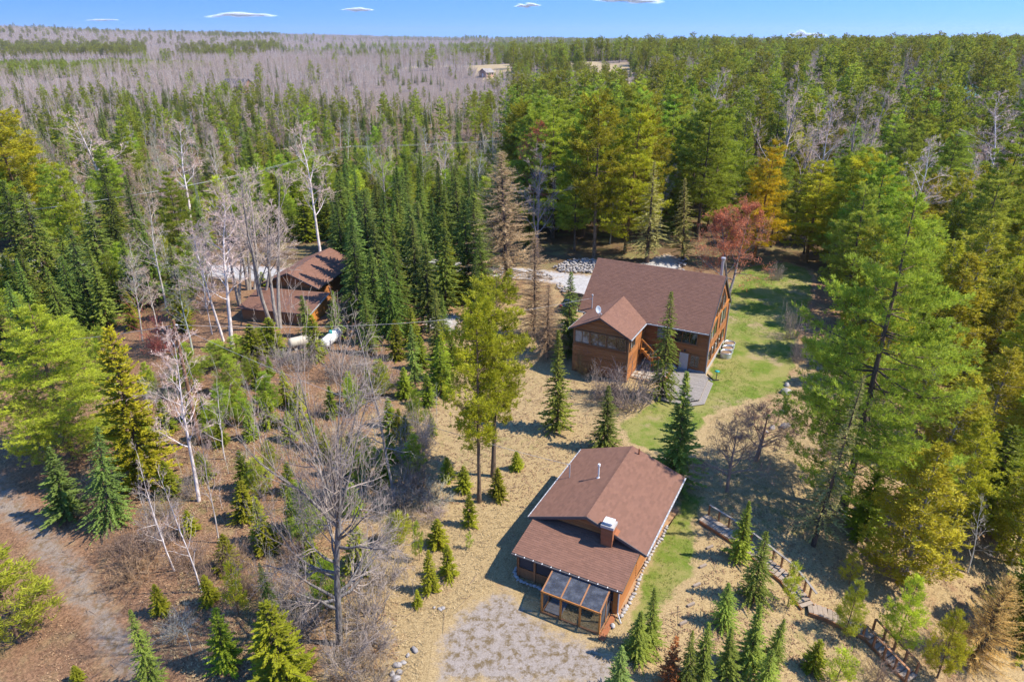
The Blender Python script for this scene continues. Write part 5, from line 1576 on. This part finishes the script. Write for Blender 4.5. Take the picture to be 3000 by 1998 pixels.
# left spruces
for i, (u, bv, tv, rp, t) in enumerate([(105, 880, 527, 58, DARK), (165, 892, 513, 66, (1.1, 1.05, .9)), (372, 815, 485, 52, DARK), (430, 770, 512, 40, DARK), (282, 940, 655, 66, BLUE),
                                        (318, 880, 588, 60, (.95, .95, .9)), (556, 715, 566, 30, (1.1, 1.1, .8)), (602, 735, 580, 32, BLUE), (395, 900, 690, 50, (.95, 1, 1))]):
    tree_at('spruce_tree', 'spruce', u, bv, tv, 'dark spruce in the dense left row above the broad white pine', rp, t, group='dense row of spruces')
tree_at('white_pine', 'white_pine', 245, 830, 476, 'bright white pine standing among the dark row of spruces', 62, BRT, var=2)
tree_at('red_pine', 'red_pine', 95, 720, 322, 'yellow-green red pine towering at the road', 105, (1.15, 1.05, .8), var=2)
tree_at('red_pine', 'red_pine', 20, 700, 340, 'yellow-green red pine next to the towering one', 95, (1.1, 1.05, .8), var=0)
for u, bv, tv, rp in [(60, 1010, 850, 50), (150, 1060, 905, 55), (250, 1080, 940, 50), (700, 1060, 985, 48), (640, 1075, 1000, 52), (780, 1045, 960, 44), (560, 1150, 1010, 50), (680, 1150, 1040, 44), (330, 1120, 960, 48)]:
    tree_at('pine_tree', 'young_pine', u, bv, tv, 'soft mid-green young pine in the thicket around the utility pole', rp, (.95, 1, .95), group='young pines round the pole')
# bare trees
tree_at('birch_tree', 'birch', 682, 1025, 588, 'pale multi-branched birch in front of the garage', 110, PALE, var=0)
tree_at('birch_tree', 'birch', 655, 1000, 640, 'second pale birch leaning beside the first in front of the garage', 90, PALE, var=1)
tree_at('maple_tree', 'bare_maple', 812, 960, 480, 'broad leafless maple spreading over the garage roof', 145, var=0)
for u, bv, tv, rp in [(700, 900, 560, 115), (735, 850, 500, 125)]:
    tree_at('maple_tree', 'bare_maple', u, bv, tv, 'leafless grey maple with wide spreading crown screening the garage', rp, (1.1, 1.08, 1.05), group='bare maples screening the garage')
tree_at('maple_tree', 'bare_maple', 772, 905, 520, 'leafless grey maple at the far side of the garage', 110, var=1)
tree_at('birch_tree', 'birch', 490, 910, 595, 'thin grey tree leaning beside the utility pole top', 60, var=2)
tree_at('birch_tree', 'birch', 583, 1468, 985, 'tall thin birch with a straight speckled trunk beside the utility pole', 95, PALE, var=0)
tree_at('birch_tree', 'birch', 642, 1590, 1250, 'dark-stemmed thin birch on the leafy slope', 60, (.8, .75, .75), var=1)
tree_at('birch_tree', 'aspen_sapling', 512, 1672, 1325, 'slender white aspen on the brushy bank of the track', 62, PALE, var=0)
tree_at('birch_tree', 'aspen_sapling', 592, 1735, 1375, 'slender white aspen beside the round fir bush', 62, PALE, var=1)
tree_at('birch_tree', 'aspen_sapling', 659, 1345, 1095, 'leafless aspen sapling beside the tan clearing', 50, PALE, var=2)
tree_at('birch_tree', 'aspen_sapling', 770, 1320, 1120, 'grey leafless sapling in the middle of the tan clearing', 46, (.8, .75, .75), var=0)
tree_at('shrub', 'red_shrub', 470, 1030, 890, 'red-twigged budding shrub next to the utility pole', 70, (1.3, .7, .7), cat='shrub')
tree_at('maple_tree', 'red_maple', 1560, 690, 372, 'red budding maple standing among green pines beyond the larch', 70, (1.1, .8, .8), var=1)
tree_at('apple_tree', 'apple', 2130, 1440, 1240, 'tangled leafless apple tree beside the spruce on the lawn', 112, (1.25, 1.2, 1.25), cat='tree', var=0)
tree_at('apple_tree', 'apple', 2215, 1350, 1195, 'leafless apple tree nearest the big white pine', 105, (1.2, 1.1, 1.1), cat='tree', var=1)
tree_at('apple_tree', 'apple', 1775, 1085, 950, 'purplish leafless ornamental tree under the sunroom windows', 62, (1.15, .95, 1.05), var=0)
tree_at('shrub', 'pink_shrub', 1850, 1195, 1075, 'tangled brown leafless shrub in front of the flagstone patio', 95, (.9, .85, .85), cat='shrub', var=0)
tree_at('shrub', 'pink_shrub', 1775, 1175, 1075, 'tangled grey leafless shrub left of the patio shrub', 70, (.95, .9, .85), cat='shrub', var=1)
tree_at('shrub', 'shrub', 1716, 1095, 1030, 'low rounded olive-brown shrub at the sunroom corner', 42, (1.3, 1.25, .7), cat='shrub', var=0)
for u, bv, tv, rp, k in [(420, 1640, 1560, 90, 'shrub'), (350, 1620, 1560, 60, 'shrub'), (480, 1590, 1480, 70, 'pink_shrub'), (560, 1650, 1590, 80, 'shrub'), (640, 1690, 1610, 60, 'shrub'), (820, 1750, 1640, 70, 'pink_shrub'),
                         (900, 1840, 1720, 90, 'pink_shrub'), (1080, 1820, 1700, 110, 'pink_shrub'), (1010, 1960, 1850, 100, 'pink_shrub'), (1130, 1700, 1600, 80, 'pink_shrub'), (1100, 1900, 1830, 70, 'pink_shrub'),
                         (1210, 1360, 1240, 80, 'pink_shrub'), (1180, 1480, 1390, 70, 'pink_shrub'), (1240, 1300, 1200, 60, 'pink_shrub'), (960, 1540, 1460, 60, 'pink_shrub'), (1220, 1440, 1360, 70, 'shrub'),
                         (880, 1640, 1560, 70, 'shrub'), (720, 1740, 1670, 60, 'shrub'), (560, 1450, 1390, 40, 'pink_shrub'), (990, 1110, 1010, 60, 'pink_shrub'), (1090, 1120, 1020, 60, 'pink_shrub'), (900, 1080, 1010, 50, 'pink_shrub'), (700, 1660, 1590, 60, 'shrub')]:
    tree_at('shrub', k, u, bv, tv, 'leafless brush tangle on the leafy ground around the oak', rp, cat='shrub', group='brush tangles under the oak', clear=.5)
for u, bv, tv, rp in [(2320, 990, 900, 40), (2340, 1060, 985, 30), (2270, 820, 775, 30), (2460, 800, 700, 40), (2560, 1240, 1150, 50), (2740, 1330, 1240, 60), (2420, 1330, 1260, 40)]:
    tree_at('shrub', 'pink_shrub', u, bv, tv, 'thin leafless bush on the wooded right edge of the lawn', rp, cat='shrub', group='bushes at the lawn edge', clear=.5)

for kx, ky, kr in ((-17.4, 60.2, 2.2), (-17.0, 57.5, 2.0), (-16.6, 55.0, 1.6), (-16.2, 52.5, 1.2), (-20.2, 59.2, 1.8), (-20.0, 64.0, 2.0)): keep(kx, ky, kr)
# ------------------------------------------------------------------ forest trees one can still tell apart
def blocked(x, y, r=1.0):
    for a, b, c in TAKEN:
        if (x - a) ** 2 + (y - b) ** 2 < (c + r) ** 2: return True
    for poly in (LAWN, PAD, TRACK, ROAD, ROAD2, ROAD3):
        if inpoly(np.array([x]), np.array([y]), poly)[0]: return True
    return False
FOOT = []           # building footprints in the ground plane
def footprint(pts): FOOT.append(pts)
def rect_fp(ox, oy, ang, x0, x1, y0, y1, m=.8):
    c, s = math.cos(ang), math.sin(ang)
    footprint([(ox + c * a - s * b, oy + s * a + c * b) for a, b in ((x0 - m, y0 - m), (x1 + m, y0 - m), (x1 + m, y1 + m), (x0 - m, y1 + m))])
ANG = math.atan2(-.463, .886)
HOUSE_O = (16.73, 53.13); CABIN_O = (4.0, 29.79); GAR_O = (-24.25, 70.24); GAR_ANG = math.atan2(-.22, .975)
rect_fp(*HOUSE_O, ANG, -12, 0, -4.4, 9.2); rect_fp(*CABIN_O, ANG, -3.5, 3.5, -4.2, 8); rect_fp(*GAR_O, GAR_ANG, -3.6, 5, -5.4, 10.4)

SPEC = {  # kind -> object name, tints, what the label calls it
    'spruce': ('spruce_tree', 'dark conical spruce'), 'far_spruce': ('spruce_tree', 'dark conical spruce'),
    'fir': ('fir_tree', 'yellow-green fir'), 'white_pine': ('white_pine', 'feathery green white pine'), 'far_pine': ('white_pine', 'feathery green white pine'),
    'young_pine': ('pine_tree', 'bushy young pine'), 'red_pine': ('red_pine', 'red pine with tufted crown'), 'far_red_pine': ('red_pine', 'red pine with tufted crown'),
    'cedar': ('cedar_tree', 'yellow-olive cedar'), 'birch': ('birch_tree', 'pale leafless birch'), 'far_birch': ('birch_tree', 'pale leafless birch'),
    'bare_maple': ('maple_tree', 'grey leafless maple'), 'far_maple': ('maple_tree', 'grey leafless maple'), 'red_maple': ('maple_tree', 'red budding maple'),
    'shrub': ('shrub', 'brown leafless brush'), 'pink_shrub': ('shrub', 'grey leafless brush'),
    'pink_maple': ('maple_tree', 'rosy leafless maple'), 'larch': ('larch_tree', 'tan leafless larch'), 'aspen_sapling': ('birch_tree', 'slender leafless aspen sapling')}
HGT = {'pink_maple': (9, 13), 'shrub': (.9, 1.6), 'pink_shrub': (.9, 1.8), 'spruce': (7.5, 12), 'far_spruce': (8, 13), 'fir': (4.5, 8), 'white_pine': (13, 19), 'far_pine': (12, 18), 'young_pine': (5, 8.5), 'red_pine': (13, 18), 'far_red_pine': (13, 18), 'cedar': (7.5, 12.5),
       'birch': (10, 14), 'far_birch': (10, 15), 'bare_maple': (10, 14), 'far_maple': (9, 13), 'red_maple': (8, 11), 'larch': (11, 16), 'aspen_sapling': (4, 7)}
rs = random.Random(11)
def scatter(poly, spacing, mix, where, whole=False, hs=1.0, n_try=4000, z_at=None, limit=400):
    wp = [tuple(G(u, v)) for u, v in poly]
    p = np.array([q[:2] for q in wp]); lo = p.min(0); hi = p.max(0)
    kinds = [k for k, _ in mix]; wts = [w for _, w in mix]
    done = 0
    grid = {}
    for a, b, c in TAKEN: grid.setdefault((int(a // 6), int(b // 6)), []).append((a, b, c))
    for _ in range(n_try):
        x = rs.uniform(lo[0], hi[0]); y = rs.uniform(lo[1], hi[1])
        if abs(x) > .80 * y + 6: continue
        if not inpoly(np.array([x]), np.array([y]), wp)[0]: continue
        cx, cy = int(x // 6), int(y // 6)
        if any((x - a) ** 2 + (y - b) ** 2 < (spacing / 2 + c) ** 2 for i in (-1, 0, 1) for j in (-1, 0, 1) for a, b, c in grid.get((cx + i, cy + j), ())): continue
        if any(inpoly(np.array([x]), np.array([y]), f)[0] for f in FOOT): continue
        if any(inpoly(np.array([x]), np.array([y]), f)[0] for f in (LAWN, ROAD, ROAD2, ROAD3, TRACK)): continue
        k = rs.choices(kinds, wts)[0]
        nm, desc = SPEC[k]
        h = rs.uniform(*HGT[k]) * hs
        g = rs.uniform(.82, 1.18)
        tint = (g * rs.uniform(.82, 1.07), g, g * rs.uniform(.82, 1.12))
        wd = rs.uniform(.86, 1.16)
        fr_ = (h / hs - HGT[k][0]) / (HGT[k][1] - HGT[k][0])
        look = ['short', 'middle-sized', 'tall'][min(int(fr_ * 3), 2)] + (' narrow' if wd < .95 else ' broad' if wd > 1.07 else '')
        if 'shrub' not in nm: look += ' shaded-looking' if g < .90 else ' bright' if g > 1.10 else ''
        plant(nm, k, (x, y, float(tz(x, y)) - .05), h, look.replace('shaded-looking', 'dull') + ' ' + desc.replace('tall ', '') + ' ' + where, 'shrub' if nm == 'shrub' else 'tree', nm.replace('_', ' ') + 's ' + where, None, rs.random() * 6.28, wd, tint, whole)
        c = spacing / 2
        TAKEN.append((x, y, c)); grid.setdefault((cx, cy), []).append((x, y, c))
        done += 1
        if done >= limit: break
    return done

NT = {}
NT['stand'] = scatter([(985, 690), (1400, 690), (1440, 900), (1340, 965), (1180, 990), (1060, 990), (1010, 900), (1000, 800)], 2.7, [('spruce', .85), ('fir', .15)], 'in the dense stand between garage and larch')
NT['gap'] = scatter([(1000, 980), (1330, 970), (1330, 1180), (1260, 1200), (1190, 1090), (1010, 1040)], 2.4, [('fir', .8), ('spruce', .2)], 'at the front edge of the stand above the oak', hs=.62, limit=40)
NT['under'] = scatter([(330, 1150), (900, 1080), (1280, 1180), (1290, 1330), (1100, 1560), (1080, 1990), (620, 2040), (480, 1760), (330, 1480)], 1.5, [('fir', .34), ('young_pine', .2), ('aspen_sapling', .46)], 'scattered over the brushy clearing', hs=.42, limit=230, n_try=9000)
NT['slope'] = scatter([(2240, 1450), (2560, 1520), (2700, 1700), (2700, 1990), (2300, 1990), (2330, 1800), (2420, 1700)], 2.6, [('fir', .4), ('young_pine', .3), ('aspen_sapling', .3)], 'scattered over the dry slope by the stairway', hs=.32, limit=16)
NT['birches'] = scatter([(380, 850), (900, 850), (960, 1010), (860, 1100), (640, 1120), (400, 1000)], 2.6, [('birch', .5), ('bare_maple', .15), ('aspen_sapling', .2), ('fir', .15)], 'among the bare trees in front of the garage', hs=.62, limit=12)
NT['brush'] = scatter([(250, 1480), (420, 1120), (900, 1050), (1290, 1150), (1290, 1500), (1180, 1700), (1090, 2030), (600, 2030), (470, 1800)], 1.4, [('shrub', .45), ('pink_shrub', .55)], 'in the undergrowth of the clearing', limit=160, n_try=9000)
NT['brush_r'] = scatter([(2200, 1380), (2560, 1480), (2760, 1700), (2950, 1990), (2560, 2010), (2480, 1900), (2420, 1700)], 2.2, [('shrub', .6), ('pink_shrub', .4)], 'on the slope by the stairway', hs=.7, limit=30)
NT['young'] = scatter([(640, 540), (1450, 520), (1480, 690), (960, 705), (640, 720)], 3.0, [('young_pine', .55), ('fir', .25), ('spruce', .12), ('birch', .08)], 'in the young stand beyond the garage', hs=.95)
NT['pinewood'] = scatter([(1500, 540), (2080, 540), (2080, 700), (1720, 735), (1560, 770)], 4.1, [('white_pine', .52), ('red_pine', .14), ('birch', .10), ('fir', .14), ('bare_maple', .06), ('young_pine', .04)], 'in the wood behind the big house', hs=1.08)
NT['pinewood_low'] = scatter([(2080, 540), (2800, 540), (2700, 700), (2430, 800), (2330, 735), (2090, 700)], 3.7, [('white_pine', .42), ('red_pine', .12), ('birch', .08), ('fir', .20), ('bare_maple', .12), ('young_pine', .06)], 'in the wood beyond the lawn', hs=.76)
NT['cedars'] = scatter([(2430, 800), (2700, 700), (3150, 700), (3150, 2100), (2880, 2060), (2900, 1900), (2780, 1600), (2640, 1280), (2520, 1080)], 2.9, [('cedar', .66), ('white_pine', .05), ('aspen_sapling', .16), ('fir', .09), ('spruce', .04)], 'in the wood right of the lawn')
NT['left'] = scatter([(-150, 545), (640, 545), (640, 735), (560, 755), (-150, 725)], 3.1, [('birch', .24), ('spruce', .22), ('young_pine', .22), ('white_pine', .06), ('fir', .14), ('pink_maple', .2)], 'in the mixed wood left of the garage', hs=.78)
NT['leftnear'] = scatter([(-150, 810), (560, 835), (600, 930), (480, 1000), (300, 980), (-150, 1130)], 2.6, [('spruce', .55), ('young_pine', .3), ('fir', .15)], 'in the thicket between road and broad white pine', hs=.85)
NT['belt_l'] = scatter([(-300, 425), (1480, 425), (1480, 540), (-300, 545)], 3.9, [('far_spruce', .34), ('young_pine', .32), ('far_birch', .15), ('far_maple', .08), ('pink_maple', .14), ('far_pine', .04)], 'in the woodland belt across the valley floor', True, hs=.66, n_try=12000)
NT['belt_r'] = scatter([(1480, 425), (3300, 425), (3000, 540), (1480, 540)], 4.9, [('far_pine', .36), ('far_red_pine', .12), ('far_birch', .18), ('far_spruce', .08), ('bare_maple', .26)], 'in the tall wood far behind the house', True, n_try=9000)
print('scatter', NT)

# ------------------------------------------------------------------ distant woodland, too many to count
def gn_scatter(name, proto, xs, ys, zs, sc, rz, label):
    me = bpy.data.meshes.new(name)
    me.vertices.add(len(xs)); me.vertices.foreach_set('co', np.stack([xs, ys, zs], -1).astype(np.float32).ravel())
    a = me.attributes.new('sc', 'FLOAT_VECTOR', 'POINT'); a.data.foreach_set('vector', sc.astype(np.float32).ravel())
    a = me.attributes.new('rt', 'FLOAT_VECTOR', 'POINT'); a.data.foreach_set('vector', np.stack([xs * 0, xs * 0, rz], -1).astype(np.float32).ravel())
    o = link(name, me); tag(o, label, 'forest', kind='stuff')
    ng = bpy.data.node_groups.new(name, 'GeometryNodeTree')
    ng.interface.new_socket('Geometry', in_out='INPUT', socket_type='NodeSocketGeometry')
    ng.interface.new_socket('Geometry', in_out='OUTPUT', socket_type='NodeSocketGeometry')
    gi = ng.nodes.new('NodeGroupInput'); go = ng.nodes.new('NodeGroupOutput')
    ip = ng.nodes.new('GeometryNodeInstanceOnPoints'); oi = ng.nodes.new('GeometryNodeObjectInfo')
    oi.inputs['Object'].default_value = proto; oi.inputs['As Instance'].default_value = True
    mp = ng.nodes.new('GeometryNodeMeshToPoints')
    s = ng.nodes.new('GeometryNodeInputNamedAttribute'); s.data_type = 'FLOAT_VECTOR'; s.inputs[0].default_value = 'sc'
    r = ng.nodes.new('GeometryNodeInputNamedAttribute'); r.data_type = 'FLOAT_VECTOR'; r.inputs[0].default_value = 'rt'
    L = ng.links.new
    L(gi.outputs[0], mp.inputs[0]); L(mp.outputs[0], ip.inputs['Points']); L(oi.outputs['Geometry'], ip.inputs['Instance'])
    L(s.outputs[0], ip.inputs['Scale']); L(r.outputs[0], ip.inputs['Rotation']); L(ip.outputs[0], go.inputs[0])
    md = o.modifiers.new('scatter', 'NODES'); md.node_group = ng
    return o

def first_whole(kind):
    out = []
    for k in range(len(PROTO[kind])):
        me = joined(kind, k)
        ob = next((o for o in COL.objects if o.data is me), None)
        if ob is None:
            x, y = {'far_spruce': (-70, 190), 'far_pine': (60, 190), 'far_red_pine': (75, 192), 'far_birch': (-40, 195), 'far_maple': (-20, 196)}[kind]
            nm, desc = SPEC[kind]
            ob = plant(nm, kind, (x + 5 * k, y, float(tz(x + 5 * k, y))), HGT[kind][0], desc + ' in the woodland belt across the valley floor', 'tree', desc.split()[-1] + ' trees in the woodland belt across the valley floor', k, None, 1, (1, 1, 1), True)
        out.append(ob)
    return out

rf = np.random.default_rng(5)
def ring(r0, r1, sp):
    n = int(.5 * 1.5 * (r1 * r1 - r0 * r0) / (sp * sp))
    r = np.sqrt(rf.uniform(r0 * r0, r1 * r1, n)); a = rf.uniform(-.70, .70, n)
    return r * np.sin(a), r * np.cos(a)
parts = [ring(198, 520, 5.6), ring(520, 1200, 8.5), ring(1200, 4600, 15.0)]
fx = np.concatenate([p[0] for p in parts]); fy = np.concatenate([p[1] for p in parts])
fs = np.concatenate([np.full(len(parts[0][0]), 1.0), np.full(len(parts[1][0]), 1.08), np.full(len(parts[2][0]), 1.35)])
k = ~inpoly(fx, fy, FIELD)
fx, fy, fs = fx[k], fy[k], fs[k]
fz0 = tz(fx, fy) - CAM_H
dep = fy * CP - fz0 * SP
U_ = 1500 + FPX * fx / dep; V_ = 999 - FPX * (fy * SP + fz0 * CP) / dep
patch = fbm(fx, fy, 130, 41, 3); patch2 = fbm(fx, fy, 420, 47, 3)
pc = np.full(len(fx), .12)
left = U_ < 1450
pc = np.where((V_ > 300) & left, np.where(patch > .40, .78, .34), pc)
pc = np.where((V_ > 226) & (V_ <= 300) & left, np.where(patch > .49, .62, .10), pc)
pc = np.where((V_ > 180) & (V_ <= 226) & left, np.where(patch > .60, .45, .04), pc)
pc = np.where((V_ > 142) & (V_ <= 180) & left, np.where((U_ < 430) | (patch > .56), .85, .04), pc)
pc = np.where((V_ > 112) & (V_ <= 142) & left, np.where(patch2 > .58, .5, .05), pc)
pc = np.where((V_ <= 112) & left, np.where(patch > .62, .5, .06), pc)
pc = np.where(~left & (V_ > 235), np.where(patch > .45, .58, .28), pc)
pc = np.where(~left & (V_ > 140) & (V_ <= 235), np.where(patch > .42, .74, .45), pc)
pc = np.where(~left & (V_ <= 140), np.where(patch2 > .5, .55, .15), pc)
iny = inpoly(fx, fy, YOUNG)
con = (rf.random(len(fx)) < pc) | iny
q = rf.random(len(fx))
kind = np.where(con, np.where(U_ < 1350, np.where(q < .75, 'far_spruce', 'far_pine'), np.where(q < .5, 'far_pine', np.where(q < .8, 'far_red_pine', 'far_spruce'))),
                np.where(q < .75, 'far_birch', 'far_maple'))
kind = np.where(iny, 'far_pine', kind)
kind = np.where(con & ~iny & (V_ < 180) & (U_ < 820), 'far_red_pine', kind)
hmul = rf.uniform(.7, 1.15, len(fx)) * np.where((U_ < 1450) & (V_ > 260), .78, 1.0) * np.where((U_ > 1080) & (U_ < 1900) & (V_ > 215) & (V_ < 330), .62, 1.0) * np.where(con, .95, .85) * np.where(iny, .36, 1.0) * np.where((V_ > 225) & (U_ < 1500) & con, .8, 1)
fz = tz(fx, fy) - .1
NAMES = {'far_spruce': 'distant spruce woods spread over the plain', 'far_pine': 'distant pine woods and young plantation', 'far_red_pine': 'distant dark red pine woods', 'far_birch': 'distant grey leafless birch and aspen woods', 'far_maple': 'distant purplish leafless hardwoods'}
for kd in NAMES:
    pr = first_whole(kd)
    ii = np.nonzero(kind == kd)[0]
    for j, ob in enumerate(pr):
        s = ii[j::len(pr)]
        sc = np.stack([hmul[s] * fs[s] * np.where(iny[s], 1.8, 1.0), hmul[s] * fs[s] * np.where(iny[s], 1.8, 1.0), hmul[s] * np.sqrt(fs[s])], -1)
        gn_scatter('distant_woods', ob, fx[s], fy[s], fz[s], sc, rf.random(len(s)) * 6.28, NAMES[kd])

# sticks lying about in the clearing
sk = MB(); rr_ = np.random.default_rng(77); segs_ = []
for _ in range(1500):
    x = rr_.uniform(-34, 26); y = rr_.uniform(22, 62)
    if abs(x) > .8 * y + 2 or inpoly(np.array([x]), np.array([y]), LAWN)[0] or inpoly(np.array([x]), np.array([y]), PAD)[0]: continue
    if any(inpoly(np.array([x]), np.array([y]), f)[0] for f in FOOT): continue
    a = rr_.random() * 6.28; l = rr_.uniform(.3, 1.5); z = float(tz(x, y)) + .05
    p0 = np.array([x, y, z]); p1 = p0 + np.array([math.cos(a) * l, math.sin(a) * l, rr_.uniform(0, .18) * l])
    segs_.append((p0, p1, .014, .006))
tubes(sk, segs_)
tag(sk.obj('fallen_sticks', 'twig_brown'), 'fallen sticks and twigs littering the clearing', 'sticks', kind='stuff')

# ------------------------------------------------------------------ the air between here and the hills
m, nt, o = new_mat('haze')
pv = nt.nodes.new("ShaderNodeVolumePrincipled")
pv.inputs['Color'].default_value = (.80, .88, 1, 1); pv.inputs['Density'].default_value = 6e-5; pv.inputs['Anisotropy'].default_value = .2
nt.links.new(pv.outputs[0], o.inputs['Volume'])
hz = MB().box(-9000, 9000, -2500, 9500, -60, 160).obj('haze', 'haze')
tag(hz, 'thin pale air over the whole countryside', 'haze', kind='stuff')
